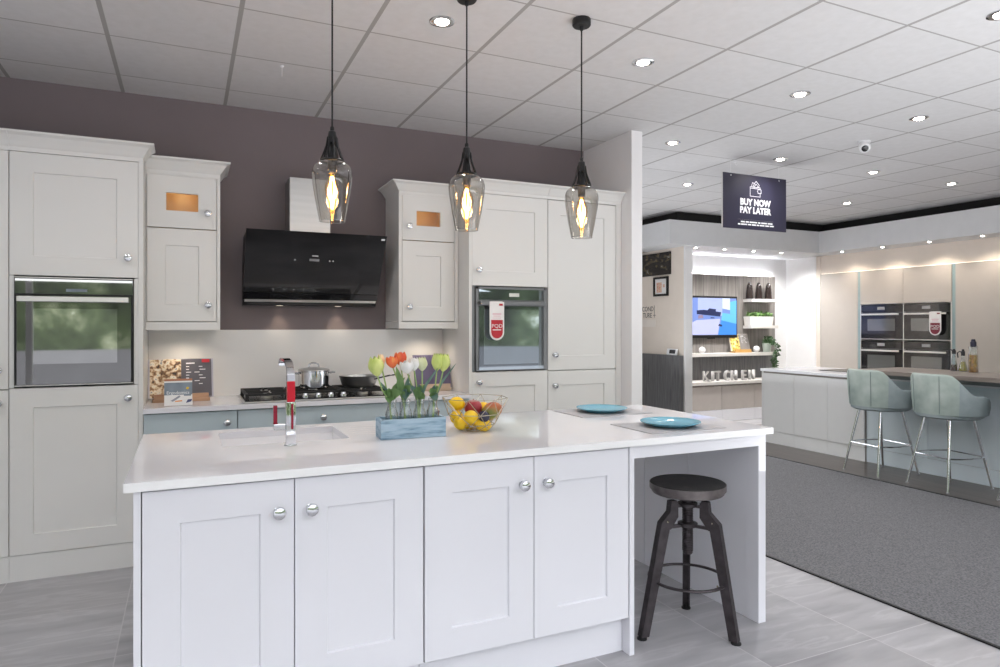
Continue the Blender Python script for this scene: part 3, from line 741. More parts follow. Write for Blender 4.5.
# ------------------------------------------------------------------ cook books on the back worktop
def open_book_stand(name, label, x, y, z, w, h, rz, left_m, right_m, wood, red_mark=True, edge='page_edge', tilt=18, lines=8):
    """open cook book leaning on a small wooden stand, facing -Y"""
    t = thing('book_stand', label[0], 'book stand', (x, y, z), rz)
    b = B(); b.box(-w * .46, w * .46, -.050, .055, 0, .020, bev=.002); b.box(-w * .44, w * .44, -.050, -.034, .020, .050, bev=.003); b.build('base', wood, t, True)
    T = Matrix.Translation((0, -.008, .022)) @ Matrix.Rotation(R(-tilt), 4, 'X')
    b = B(); b.box(-w * .30, w * .30, .022, .032, 0, h * .82, mtx=T); b.build('back_rest', wood, t, True)
    k = thing('open_cookbook', label[1], 'book', (x, y, z), rz)
    def page(sgn, m, off=.0, z1=1.):
        b = B(); N = 8; rows = []
        for i in range(N + 1):
            u = i / N
            xx = sgn * u * w * .5; yy = -.004 - .020 * math.sin(min(1, u * 1.35) * PI) * .55 - .004 * u
            rows.append([T @ Vector((xx, yy - off + .012, .004)), T @ Vector((xx, yy - off + .012, h * z1))])
        b.rings(rows, closed=False)
        for f in b.bm.faces: f.smooth = True
        return b
    b = B(); b.box(-w * .53, w * .53, .012, .017, 0, h * 1.02, mtx=T); b.build('cover', edge, k, True)
    for s in (-1, 1):
        b = page(s, None, -.004); 
        bmesh.ops.solidify(b.bm, geom=b.bm.faces[:], thickness=.006)
        b.build('page_block', 'paper', k, True)
    b = page(-1, None, .0012); pl = b.build('picture_page', left_m, k, True)
    b = page(1, None, .0012); pr = b.build('text_page', right_m, k, True)
    for f in pl.data.polygons: f.use_smooth = True
    b = B()
    def strip(x0, x1, z0, z1):
        def yy(xx):
            u = abs(xx) / (w * .5); return -.004 - .020 * math.sin(min(1, u * 1.35) * PI) * .55 - .004 * u + .012 - .0050
        b.poly([T @ Vector((x0, yy(x0), z0)), T @ Vector((x1, yy(x1), z0)), T @ Vector((x1, yy(x1), z1)), T @ Vector((x0, yy(x0), z1))])
    for i in range(lines):
        zz = h * (.86 - i * .075)
        if i == 0: strip(w * .08, w * .22, zz, zz + h * .035)
        else: strip(w * .08, w * (.30 + .05 * ((i * 7) % 3)), zz, zz + h * .020)
    b.build('text_lines', 'sign_white', pr, True)
    if red_mark:
        b = B(); strip(w * .34, w * .47, h * .90, h * .985); b.build('red_mark', 'tag_red', pr, True)
    return k
open_book_stand('cookbook', ('brown wooden book stand on the back worktop beside the oven housing', 'open cookbook with food picture and dark text page on the stand left of the hob'), -.032, 4.66, .9005, .352, .250, R(2), 'food', 'book_grey', 'oak')
open_book_stand('cookbook', ('pale wooden book stand on the back worktop behind the tulips', 'open purple cookbook on the stand behind the tulips'), 1.635, 4.66, .9005, .26, .245, R(-4), 'book_purple', 'book_purple', 'oak_light', False, 'book_purple', 18, 5)

t = thing('small_cookbook', 'small upright cookbook with blue-grey and white cover in front of the open cookbook', 'book', (-.046, 4.40, .9005), R(2))
TB = Matrix.Rotation(R(-8), 4, 'X'); bw, bh = .150, .158
b = B(); b.box(-bw / 2, bw / 2, 0, .014, .002, bh, mtx=TB); b.build('pages', 'paper', t, True)
def cov(name, x0, x1, z0, z1, m, off=.0012):
    b = B(); b.box(x0, x1, -off, 0, z0, z1, mtx=TB); return b.build(name, m, t, True)
cov('cover_photo', -bw / 2, bw / 2, bh * .40, bh * .86, 'cover_blue'); cov('white_band', -bw / 2, bw / 2, bh * .86, bh * .92, 'paper')
cov('top_band', -bw / 2, bw / 2, bh * .92, bh * 1.0, 'terracotta'); cov('cover_lower', -bw / 2, bw / 2, .002, bh * .40, 'paper')
for pts, m in (([(-.042, .03), (-.025, .04), (.005, .060), (.012, .052), (-.01, .036), (-.03, .024)], 'grey_ink'), ([(.040, .014), (.07, .022), (.073, .036), (.05, .034)], 'navy_ink'), ([(-.018, .022), (.020, .024), (.020, .031), (-.016, .029)], 'orange_ink'), ([(.03, .056), (.068, .056), (.068, .076), (.028, .074)], 'cover_blue'), ([(.040, .098), (.052, .094), (.058, .105), (.046, .110)], 'lemon')):
    b = B(); b.poly([TB @ Vector((x, -.0018, z)) for x, z in pts]); b.build('cover_picture', m, t, True)
o = text('cover_lettering', 'Ergodomics', .026, TB @ Matrix.Translation((-.002, -.0016, bh * .43)) @ Matrix.Rotation(PI / 2, 4, 'X'), 'sign_white', None, .0003); o.parent = t

# ------------------------------------------------------------------ island
YI = 2.305
IU = [('left white island cabinet with two shaker doors under the sink', -.126, .7715), ('right white island cabinet with two shaker doors, next to the stool recess', .7735, 1.6645)]
for lab, x0, x1 in IU:
    t = thing('island_cabinet', lab, 'cabinet', ((x0 + x1) / 2, 2.78, 0))
    xm = (x0 + x1) / 2
    yb = 2.80 if x0 < 0 else 3.24
    b = B(); b.box(x0 + .0005, x1 - .0005, YI + .021, 2.80, .152, .868)
    b.box(x0 + .0005, x1 - .0005, 3.22, 3.24, .152, .868); b.box(x0 + .0005, x1 - .0005, 2.80, 3.22, .152, .17); b.box(x0 + .0005, x0 + .018, 2.80, 3.22, .17, .868); b.box(x1 - .018, x1 - .0005, 2.80, 3.22, .17, .868)
    b.build('carcass', 'gap', t)
    shaker('door', t, x0 + .002, xm - .0015, .158, .865, YI, 'island_paint', kn=(xm - .050, .761))
    shaker('door', t, xm + .0015, x1 - .002, .158, .865, YI, 'island_paint', kn=(xm + .054, .761))
    b = B(); b.box(x0, x1, YI + .052, YI + .068, 0, .150); b.build('plinth', 'island_paint', t)
    b = B(); b.box(x0 + .002, x1 - .002, 3.242, 3.26, .158, .865); b.build('back_panel', 'island_paint', t)
b = B(); b.box(-.147, -.127, YI - .002, 3.26, 0, .870, bev=.001); tag(b.build('end_panel', 'island_paint'), 'white panel closing the left end of the island', 'panel')
# breakfast bar frame
t = thing('breakfast_bar_frame', 'white open frame of the island breakfast bar around the stool', 'bar frame', (2.05, 2.78, 0))
b = B(); b.box(1.6665, 1.690, YI - .002, 3.26, 0, .870, bev=.001); b.build('inner_panel', 'island_paint', t)
b = B(); b.box(1.690, 2.386, YI - .002, YI + .02, .818, .870); b.build('front_rail', 'island_paint', t)
b = B(); b.box(2.386, 2.430, YI - .002, 2.385, 0, .870, bev=.001); b.build('front_post', 'island_paint', t)
b = B(); b.box(2.388, 2.430, 2.386, 2.783, 0, .870); b.box(2.388, 2.430, 2.786, 3.155, 0, .870); b.box(2.386, 2.430, 3.158, 3.26, 0, .870); b.box(2.392, 2.428, 2.384, 3.16, 0, .870); b.build('end_panel', 'island_paint', t)
# worktop with sink cut-out
SX0, SX1, SY0, SY1 = .125, .620, 2.825, 3.200
b = B(); xs = [-.172, SX0, SX1, 2.460]; ys = [2.285, SY0, SY1, 3.295]; z0, z1 = .872, .900
vt = [[[b.bm.verts.new((x, y, z)) for z in (z0, z1)] for y in ys] for x in xs]
for i in range(3):
    for j in range(3):
        if i == 1 and j == 1: continue
        b.bm.faces.new([vt[i][j][1], vt[i + 1][j][1], vt[i + 1][j + 1][1], vt[i][j + 1][1]])
        b.bm.faces.new([vt[i][j][0], vt[i][j + 1][0], vt[i + 1][j + 1][0], vt[i + 1][j][0]])
edge = []
for i in range(3):
    for j in (0, 3): edge.append(b.bm.faces.new([vt[i][j][0], vt[i + 1][j][0], vt[i + 1][j][1], vt[i][j][1]]))
for j in range(3):
    for i in (0, 3): edge.append(b.bm.faces.new([vt[i][j][0], vt[i][j + 1][0], vt[i][j + 1][1], vt[i][j][1]]))
b._tag(edge, 1)
for (i, j), (k, l) in (((1, 1), (2, 1)), ((2, 1), (2, 2)), ((2, 2), (1, 2)), ((1, 2), (1, 1))):
    b.bm.faces.new([vt[i][j][0], vt[k][l][0], vt[k][l][1], vt[i][j][1]])
t = b.build('island_worktop', ['quartz', 'quartz_edge'])
tag(t, 'glossy white quartz worktop covering the whole front island', 'worktop')
for k in range(5):
    b = B(); y = 2.90 + k * .058; b.box(.66, .95, y, y + .006, .8995, .9004); b.build('drainer_groove_shade', 'carcass', t)  # flat grey strips, the shade of the grooves put into colour
# sink
t = thing('sink', 'white undermounted ceramic sink set into the island worktop', 'sink', (.372, 3.01, .70))
b = B(); th = .012
b.box(SX0 - th, SX0, SY0 - th, SY1 + th, .70, .8715); b.box(SX1, SX1 + th, SY0 - th, SY1 + th, .70, .8715)
b.box(SX0, SX1, SY0 - th, SY0, .70, .8715); b.box(SX0, SX1, SY1, SY1 + th, .70, .8715); b.box(SX0 - th, SX1 + th, SY0 - th, SY1 + th, .69, .70)
b.build('bowl', 'ceramic', t)
b = B(); b.lathe([(.04, .7005), (.04, .703), (.03, .703), (.028, .701), (0, .701)], (.372, 3.05, 0)); b.build('drain', 'chrome', t)
# tap
TX, TY = .370, 2.752
t = thing('tap', 'square chrome tap with painted red reflections standing in front of the island sink', 'tap', (TX, TY, .9))
b = B(); b.lathe([(.026, 0), (.026, .003), (.021, .004)], n=24); b.box(-.0185, .0185, -.016, .016, .003, .172, bev=.003); b.build('column', 'chrome', t, True)
b = B(); b.box(.000, .009, -.0185, -.0155, .065, .165, bev=.001); b.build('red_reflection_strip', 'darkred_reflect', t, True)
b = B(); b.box(-.014, .016, -.014, .014, .172, .253, bev=.002); b.build('red_reflection_section', 'red', t, True)  # chrome reflecting something red, painted as a red block
b = B(); b.box(-.014, .016, -.014, .014, .253, .283, bev=.002); b.build('collar', 'chrome', t, True)
b = B(); path = [(-.002, .278), (.006, .296), (.030, .315), (.075, .327), (.140, .332), (.200, .331), (.245, .325), (.262, .314), (.264, .302)]
rg = []
for i, (y, z) in enumerate(path):
    y0p, z0p = path[max(i - 1, 0)]; y1p, z1p = path[min(i + 1, len(path) - 1)]
    d = Vector((0, y1p - y0p, z1p - z0p)).normalized(); n_ = Vector((0, -d.z, d.y)) * .005; c_ = Vector((0, y, z))
    rg.append([c_ + n_ + Vector((-.0145, 0, 0)), c_ + n_ + Vector((.0145, 0, 0)), c_ - n_ + Vector((.0145, 0, 0)), c_ - n_ + Vector((-.0145, 0, 0))])
b.rings(rg)
b.build('spout', 'chrome', t, True)
b = B(); b.box(-.064, -.0185, -.013, .013, .062, .088, bev=.003); lv = b.build('lever_arm', 'chrome', t, True)
b = B(); b.box(-.066, -.049, -.010, .010, .088, .092); b.box(-.065, -.050, -.008, .008, .092, .160, bev=.003); b.build('lever', 'darkred_reflect', lv, True)  # lever coloured red for a reflection in its chrome

# ------------------------------------------------------------------ tulips in bottles in the blue crate
CX, CY, CR = .866, 2.762, R(-3.5)
t = thing('wooden_crate', 'distressed blue wooden crate holding the tulip bottles on the island', 'crate', (CX, CY, .9005), CR)
b = B(); w2, d2, h2 = .139, .058, .082
b.box(-w2, w2, -d2, -d2 + .010, 0, h2, bev=.001); b.box(-w2, w2, d2 - .010, d2, 0, h2, bev=.001)
b.box(-w2, -w2 + .010, -d2 + .010, d2 - .010, 0, h2); b.box(w2 - .010, w2, -d2 + .010, d2 - .010, 0, h2); b.box(-w2 + .01, w2 - .01, -d2 + .01, d2 - .01, 0, .010)
b.build('box', 'crate', t, True)
MC = Matrix.Translation((CX, CY, 0)) @ Matrix.Rotation(CR, 4, 'Z')
BOT = [-.082, -.022, .038, .097]; bot0 = None
names = ['leftmost glass milk bottle of tulips in the blue crate', 'second glass milk bottle from the left in the blue crate', 'third glass milk bottle from the left in the blue crate', 'rightmost glass milk bottle of tulips in the blue crate']
for i, u in enumerate(BOT):
    p = MC @ Vector((u, 0, .9115))
    if bot0: dup(bot0, p, 0, names[i], 'milk bottles in the crate'); continue
    bot0 = thing('glass_bottle', names[i], 'bottle', p, 0, 'milk bottles in the crate')
    b = B(); b.lathe([(.026, 0), (.0285, .004), (.0285, .075), (.026, .092), (.0195, .112), (.0175, .122), (.0175, .134), (.0205, .137), (.0205, .146), (.018, .148)], n=28, cap1=False); g = b.build('glass', 'clear_glass', bot0, True)
    b = B(); b.lathe([(.0265, .005), (.0265, .048), (0, .048)], n=24); b.build('water', 'clear_glass', bot0, True)

def tulip(label, bot, head, size, petal, stem_bend, leaves, flat=1., openness=.0):
    """stem from bottle bot to head offset (u, v, z) in crate frame; leaves: list of (tip offsets, width, material)"""
    base = MC @ Vector((BOT[bot] + random.uniform(-.006, .006), random.uniform(-.006, .006), .9115 + .012))
    neck = MC @ Vector((BOT[bot] + max(-.009, min(.009, (head[0] - BOT[bot]) * .3)), max(-.008, min(.008, head[1] * .3)), .9115 + .142))
    hd = MC @ Vector(head)
    t = thing('tulip', label, 'flower', base)
    mid = neck.lerp(hd, .55) + Vector(stem_bend)
    b = B(); b.tube([base, base.lerp(neck, .5), neck, neck.lerp(mid, .5), mid, mid.lerp(hd, .55), hd], .0033, 8); b.build('stem', 'stem', t)
    ax = (hd - mid).normalized(); ax = (ax + Vector((0, 0, 1.2))).normalized()
    q = Vector((0, 0, 1)).rotation_difference(ax).to_matrix().to_4x4(); MT = Matrix.Translation(hd) @ q
    b = B(); H = size; rad = size * .43 * flat
    for ly in range(2):
        for k in range(3):
            a0 = 2 * PI * (k + ly * .5) / 3 + .4; rows = []
            for j in range(8):
                v = j / 7
                rr = rad * (math.sin(min(v * 1.15 + .06, 1) * PI * .5) ** .7) * (1 - (.58 - openness) * max(0, v - .45) / .55) * (.94 if ly else 1.0)
                if v < .05: rr = rad * .15
                ww = (.16 + 1.02 * math.sin(min(1, v * 1.06 + .02) * PI) ** .6) if j < 7 else .10
                row = []
                for s in range(-3, 4):
                    aa = a0 + ww * s / 3
                    dz = -.06 * H * (s / 3) ** 2 * v
                    row.append(MT @ Vector((rr * math.cos(aa), rr * math.sin(aa), v * H + dz)))
                rows.append(row)
            b.rings(rows, closed=False)
    b.build('flower_head', petal, t)
    leaves = list(leaves) + [((head[0] * .5 + BOT[bot] * .5 + random.uniform(-.03, .03), random.uniform(-.04, .0), random.uniform(1.08, 1.14)), random.uniform(.010, .015), random.choice(['leaf', 'leaf', 'leaf_blue']))]
    for tip, wd, lm in leaves:
        tp = MC @ Vector(tip); st = neck.lerp(base, .35)
        c1 = neck + (tp - neck) * .35 + Vector((0, 0, .02))
        pts = [st, neck, neck.lerp(c1, .6), c1, c1.lerp(tp, .4), c1.lerp(tp, .75), tp]
        w_ = [.003, .006, wd * .8, wd, wd * .85, wd * .5, .0008]
        b = B(); b.leaf(pts, w_, (-.35, -1, .35), fold=.18)
        bmesh.ops.solidify(b.bm, geom=b.bm.faces[:], thickness=.0008)
        b.build('leaf', lm, t)
    return t
tulip('yellow-green tulip at the left end of the crate, largest bud', 0, (-.142, .0, 1.160), .086, 'pet_green', (-.004, 0, -.01), [((-.045, -.03, 1.09), .022, 'leaf'), ((-.135, .01, 1.14), .006, 'leaf_blue'), ((-.10, -.04, 1.05), .020, 'leaf')], 1.08, .08)
tulip('small peach tulip behind the yellow-green bud on the left', 0, (-0.116, .045, 1.196), .056, 'pet_peach', (0, .0, 0), [((-.02, .02, 1.15), .011, 'leaf')], .9)
tulip('orange-red tulip, left of the orange pair', 1, (-0.074, .01, 1.192), .052, 'pet_orange', (.004, 0, .0), [((-.070, -.03, 1.20), .014, 'leaf'), ((.0, -.03, 1.09), .014, 'leaf_blue')], 1.3, .36)
tulip('orange-red tulip with yellow tips, right of the orange pair', 1, (-0.036, .03, 1.200), .060, 'pet_orange', (.003, 0, .0), [((.0, .02, 1.16), .009, 'leaf_blue'), ((-.012, -.045, 1.12), .020, 'leaf')], 1.2, .30)
tulip('white tulip, left and lower of the white pair', 2, (-0.016, -.012, 1.168), .056, 'pet_white', (-.002, 0, .0), [((.030, -.05, 1.11), .020, 'leaf'), ((-.01, .03, 1.13), .008, 'leaf_blue')], 1.4, .36)
tulip('white tulip, right and higher of the white pair', 2, (0.018, .012, 1.178), .058, 'pet_white', (.002, 0, .0), [((.075, .02, 1.12), .010, 'leaf'), ((.05, -.04, 1.06), .018, 'leaf')], 1.15, .26)
tulip('creamy green tulip between the white and lime tulips', 2, (0.054, .015, 1.176), .062, 'pet_cream', (.004, 0, 0), [((.115, -.02, 1.19), .006, 'leaf_blue')], 1.05, .05)
tulip('lime tulip, left of the two at the right end', 3, (.116, .005, 1.176), .078, 'pet_green', (0, 0, 0), [((.072, -.03, 1.09), .020, 'leaf'), ((.10, -.04, 1.05), .017, 'leaf_blue')], .88, .06)
tulip('lime tulip, rightmost of the bunch', 3, (.146, .012, 1.172), .080, 'pet_green', (.004, 0, 0), [((.205, .01, 1.205), .005, 'leaf_blue'), ((.125, .03, 1.11), .014, 'leaf')], .98, .10)

# ------------------------------------------------------------------ wire fruit bowl
FX, FY = 1.178, 2.800
t = thing('wire_bowl', 'champagne wire bowl of angular struts filled with fruit', 'bowl', (FX, FY, .9005), .2)
def ngon(r, z, n, off): return [Vector((r * math.cos(2 * PI * (k + off) / n), r * math.sin(2 * PI * (k + off) / n), z)) for k in range(n)]
N = 8; top = ngon(.150, .147, N, 0); midr = ngon(.122, .078, N, .5); low = ngon(.092, .030, N, 0); bot = ngon(.070, .004, N, .5)
b = B(); wr = .0017
def bar(p, q): b.tube([p, q], wr, 6)
for k in range(N):
    j = (k + 1) % N
    bar(top[k], top[j]); bar(midr[k], midr[j]); bar(bot[k], bot[j]); bar(low[k], low[j])
    bar(top[k], midr[k]); bar(top[j], midr[k]); bar(midr[k], low[k]); bar(midr[k], low[j]); bar(low[k], bot[k]); bar(low[j], bot[k])
for k in range(4): bar(bot[k], bot[k + 4])
b.build('wire_frame', 'brass', t, True)
rv = Vector((.9066, -.422, 0)); fv = Vector((.422, .9066, 0))
def fp(u, dep, z): return Vector((FX, FY, 0)) + rv * u + fv * dep + Vector((0, 0, z))
def lem(p): 
    k = p.x / .038
    s = .25 * max(0, abs(k) - .78) / .22
    return (p.x * (1 + s), p.y * (1 - .25 * max(0, abs(k) - .8) / .2), p.z * (1 - .25 * max(0, abs(k) - .8) / .2))
LEM = [(-.080, .014, 1.018, .3, .2, 'lemon topmost at the left of the wire bowl'), (-.082, .004, .958, .8, 1.2, 'lemon against the left rim of the bowl, under the topmost lemon'), (-.060, -.052, .940, 1.2, .8, 'lemon on the front left of the bowl, lower left of the biggest lemon'),
       (-.014, -.060, .966, .5, .6, 'large front lemon in the middle of the wire bowl'), (-.028, .005, .934, .2, .1, 'lemon at the bottom left of the bowl, below the front lemon'), (.038, -.035, .931, -.2, .1, 'lemon lying lengthwise at the bottom right of the bowl'),
       (.038, .055, .990, .9, .4, 'lemon peeping out between the red fruit and the mango')]
l0 = None
for u, dp, z, rx, rz, lab in LEM:
    if l0 is None:
        l0 = thing('lemon', lab, 'lemon', fp(u, dp, z), 0, 'lemons in the wire bowl'); l0.rotation_euler = (rx, .3, rz)
        b = B(); b.ball((0, 0, 0), (.038, .0310, .0310), u=20, v=14, pinch=lem); b.build('skin', 'lemon', l0, True)
        b = B(); b.lathe([(.0035, 0), (.002, .003)], (.0410, 0, 0), (1, 0, 0), 8); b.build('stalk_end', 'stem', l0, True)
    else:
        d = dup(l0, fp(u, dp, z), 0, lab, 'lemons in the wire bowl'); d.rotation_euler = (rx, .3, rz)
t = thing('pomegranate', 'round dark red fruit behind the front lemon', 'fruit', fp(-.008, .020, 1.000))
b = B(); b.ball((0, 0, 0), (.041, .041, .038), pinch=lambda p: (p.x, p.y, p.z - .006 * math.exp(-(p.x ** 2 + p.y ** 2) / .0002) * (1 if p.z > 0 else -1))); b.build('skin', 'pomegranate', t, True)
b = B(); b.tube([(0, 0, .031), (.002, 0, .04)], .0022, 6); b.build('stalk', 'oak', t, True)
t = thing('mango', 'red and green mango on the right of the wire bowl', 'fruit', fp(.075, .010, .985)); t.rotation_euler = (.5, .9, .4)
b = B(); b.ball((0, 0, 0), (.040, .036, .052), pinch=lambda p: (p.x + .006 * (p.z / .052) ** 2, p.y, p.z)); b.build('skin', 'mango', t, True)
b = B(); b.tube([(.006, 0, .050), (.007, 0, .056)], .002, 6); b.build('stalk', 'oak', t, True)
t = thing('plum', 'shiny blue-black plum between the lemons and the mango', 'fruit', fp(.042, -.048, .968))
b = B(); b.ball((0, 0, 0), (.027, .027, .026), pinch=lambda p: (p.x * (1 - .06 * math.exp(-((p.y) / .006) ** 2)), p.y, p.z)); b.build('skin', 'plum', t, True)
b = B(); b.tube([(0, 0, .024), (.001, 0, .030)], .0015, 6); b.build('stalk', 'oak', t, True)

# ------------------------------------------------------------------ place settings
b = B(); b.box(1.83, 2.25, 2.365, 2.685, .9003, .9028, bev=.001); tag(b.build('placemat', 'mat_grey'), 'grey placemat at the front of the island, above the stool', 'placemat', 'grey placemats')
b = B(); b.box(1.835, 2.275, 2.935, 3.255, .9003, .9028, bev=.001); tag(b.build('placemat', 'mat_grey'), 'grey placemat at the back of the island, in front of the tall units', 'placemat', 'grey placemats')
p0 = thing('dinner_plate', 'turquoise plate on the front placemat above the stool', 'plate', (2.055, 2.520, .9031), 0, 'turquoise plates')
b = B(); b.lathe([(.085, 0), (.088, .002), (.110, .009), (.137, .019), (.139, .0215), (.136, .022), (.108, .012), (.086, .0055), (0, .005)], n=56); b.build('dish', 'plate', p0, True)
b = B(); b.lathe([(.1365, .0218), (.138, .0235), (.1395, .0220)], n=56, cap0=False, cap1=False); b.build('rim', 'plate', p0, True)
dup(p0, (2.058, 3.10, .9031), 0, 'turquoise plate on the rear placemat nearer the tall units', 'turquoise plates')

# ------------------------------------------------------------------ industrial stool
SX, SY = 2.046, 2.390
t = thing('industrial_stool', 'dark industrial tripod stool under the breakfast bar end of the island', 'stool', (SX, SY, 0), 0)
b = B(); b.lathe([(.146, .620), (.155, .621), (.159, .626), (.159, .638)], n=48); b.build('seat_ring', 'stool_edge', t, True)
b = B(); b.lathe([(.164, .638), (.166, .640), (.166, .664), (.163, .668), (0, .668)], n=48); b.build('seat', 'stool_seat', t, True)
b = B(); b.lathe([(.168, .639), (.168, .6645), (.1665, .6645), (.1665, .639)], n=48, cap0=False, cap1=False); b.build('seat_band', 'stool_edge', t, True)
b = B(); b.lathe([(.05, .620), (.05, .606), (.028, .600), (.026, .575), (.030, .573), (.030, .560), (.022, .558), (.022, .35), (.018, .345), (0, .345)], n=20)
for k in range(26):
    z = .36 + k * .0075
    b.lathe([(.022, z), (.0245, z + .002), (.0245, z + .0035), (.022, z + .0055)], n=20, cap0=False, cap1=False)
b.build('screw_column', 'stool_iron', t, True)
feet = [(1.806, 2.405), (2.145, 2.196), (2.198, 2.579)]
for z in (.565, .475):
    b = B(); b.lathe([(.026, z - .006), (.044, z - .004), (.044, z + .010), (.026, z + .012)], n=24, cap0=False, cap1=False)
    for fx, fy in feet:
        d = (Vector((fx, fy, 0)) - Vector((SX, SY, 0))).normalized(); s_ = d.cross(Vector((0, 0, 1)))
        p = d * .042; b.box(0, .060, -.008, .008, z - .006, z + .006, mtx=Matrix.Translation(p) @ Matrix.Rotation(math.atan2(d.y, d.x), 4, 'Z'))
    b.build('leg_bracket', 'stool_iron', t, True)
for fx, fy in feet:
    v = Vector((fx - SX, fy - SY, 0)); L = v.length; a = math.atan2(v.y, v.x); MR = Matrix.Rotation(a, 4, 'Z')
    # profile in (radial, z): bracket top, kink out, then sloping down to the foot
    outer = [(.070, .592), (.098, .592), (.104, .545), (.150, .500), (L + .012, .012)]
    inner = [(L - .026, .012), (.108, .468), (.100, .470), (.062, .520), (.062, .585)]
    b = B(); pts = [MR @ Vector((r_, -.017, z)) for r_, z in outer + inner]
    vec = MR @ Vector((0, .004, 0)); b.prism(pts, vec)
    pts = [MR @ Vector((r_, .013, z)) for r_, z in outer + inner]; b.prism(pts, vec)
    web = [(.070, .592), (.098, .592), (.104, .545), (.150, .500), (L + .012, .012)]
    for (r0, z0), (r1, z1) in zip(web, web[1:]):
        b.prism([MR @ Vector((r0, -.015, z0)), MR @ Vector((r1, -.015, z1)), MR @ Vector((r1 - .004, -.015, z1 - .0)), MR @ Vector((r0 - .004, -.015, z0))], MR @ Vector((0, .030, 0)))
    lg = b.build('leg', 'stool_iron', t, True)
    b = B(); b.lathe([(.022, 0), (.022, .006), (.014, .012), (.010, .020), (0, .020)], MR @ Vector((L, 0, 0)), n=16); b.build('foot', 'black_metal', lg, True)
    b = B()
    for rr, z in ((.120, .505), (L - .075, .235)):
        for sg in (-1, 1): b.lathe([(.005, 0), (.004, .004), (0, .005)], MR @ Vector((rr, sg * .017, z)), tuple(MR @ Vector((0, sg, 0))), 8)
    b.build('bolt', 'brass', lg, True)
rr = .168
b = B(); b.tube([(rr * math.cos(2 * PI * k / 40), rr * math.sin(2 * PI * k / 40), .238) for k in range(40)], .0095, 8, closed=True, flat=.006); b.build('foot_ring', 'stool_iron', t, True)

# ------------------------------------------------------------------ pendants
PYY = 2.795
p0 = None
for x, lab in ((.541, 'smoked glass pendant lamp nearest the left, in front of the extractor'), (1.137, 'smoked glass pendant lamp in the middle of the three'), (1.739, 'smoked glass pendant lamp on the right, its ceiling canopy fully in view')):
    l = bpy.data.lights.new('pendant_light', 'POINT'); l.energy = 2.5; l.color = (1, .74, .46); l.shadow_soft_size = .03
    o = bpy.data.objects.new('pendant_light', l); C.objects.link(o); o.location = (x, PYY, 1.93)
    if p0: dup(p0, (x, PYY, 0), 0, lab, 'pendant lamps over the island'); continue
    p0 = t = thing('pendant_lamp', lab, 'pendant lamp', (x, PYY, 0), 0, 'pendant lamps over the island')
    b = B(); b.lathe([(.043, CZ), (.045, CZ - .004), (.045, CZ - .030), (.040, CZ - .036), (.010, CZ - .038), (.008, CZ - .055), (0, CZ - .055)], n=28); b.build('canopy', 'black_metal', t, True)
    b = B(); b.tube([(0, 0, CZ - .05), (0, 0, 2.185)], .0038, 8); b.build('cord', 'black_metal', t, True)
    b = B(); b.lathe([(.006, 2.190), (.009, 2.186), (.009, 2.172), (.015, 2.168), (.019, 2.145), (.019, 2.122), (.015, 2.120), (0, 2.120)], n=20); b.build('cap', 'black_metal', t, True)
    for k in range(8):
        a = 2 * PI * k / 8; c_, s_ = math.cos(a), math.sin(a)
        b = B(); b.tube([(.018 * c_, .018 * s_, 2.146), (.024 * c_, .024 * s_, 2.108), (.036 * c_, .036 * s_, 2.075), (.046 * c_, .046 * s_, 2.050)], .0042, 6); b.build('rib', 'black_metal', t, True)
    b = B(); b.lathe([(.045, 2.054), (.048, 2.050), (.048, 2.044), (.045, 2.042)], n=28, cap0=False, cap1=False); b.build('gallery_ring', 'black_metal', t, True)
    b = B(); b.lathe([(.044, 2.046), (.058, 2.040), (.074, 2.024), (.081, 2.004), (.082, 1.990), (.079, 1.955), (.066, 1.875), (.052, 1.805), (.0505, 1.800)], n=40, cap0=False, cap1=False); b.build('glass_shade', 'pendant_glass', t, True)
    b = B(); b.lathe([(.0505, 1.800), (.0525, 1.799), (.0520, 1.803)], n=40, cap0=False, cap1=False); b.build('glass_lip', 'clear_glass', t, True)
    b = B(); b.lathe([(.0, 2.13), (.018, 2.10), (.019, 2.035), (.017, 1.998), (.0, 1.998)], n=20); b.build('lamp_holder', 'black_metal', t, True)
    b = B(); b.lathe([(.013, 1.998), (.014, 1.985), (.027, 1.955), (.031, 1.930), (.027, 1.905), (.016, 1.880), (.012, 1.850), (.010, 1.835), (0, 1.832)], n=24, cap0=False); bl = b.build('bulb', 'bulb_glass', t, True)
    b = B()
    for k in range(4):
        a = PI / 2 * k + .4; c_, s_ = math.cos(a), math.sin(a)
        b.tube([(.004 * c_, .004 * s_, 1.985), (.012 * c_, .012 * s_, 1.950), (.009 * c_, .009 * s_, 1.900), (.004 * c_, .004 * s_, 1.852)], .0022, 6)
    b.build('filament', 'filament', bl, True)

# ------------------------------------------------------------------ hanging sign, camera, hook
t = thing('hanging_sign', 'dark blue BUY NOW PAY LATER sign hanging from the ceiling', 'sign', (4.722, 4.6, 2.25))
b = B(); b.box(4.333, 5.112, 4.598, 4.604, 2.252, 2.748); bd = b.build('board', 'sign', t)
b = B(); b.box(4.326, 4.333, 4.596, 4.606, 2.252, 2.748); b.build('board_edge', 'alu', t)
for x in (4.43, 5.02):
    b = B(); b.tube([(x, 4.601, 2.73), (x, 4.601, CZ)], .0012, 5); b.tube([(x + .006 * math.cos(k), 4.597, 2.728 + .006 * math.sin(k)) for k in range(6)], .0015, 5, closed=True); b.build('cord', 'white_plastic', t)
ys_ = 4.5972
text('lettering', 'BUY NOW', .080, face_negy(4.725, ys_, 2.4735), 'sign_white', t, .0006, wscale=.97, bold=.0035)
text('lettering', 'PAY LATER', .080, face_negy(4.725, ys_, 2.400), 'sign_white', t, .0006, wscale=.96, bold=.0035)
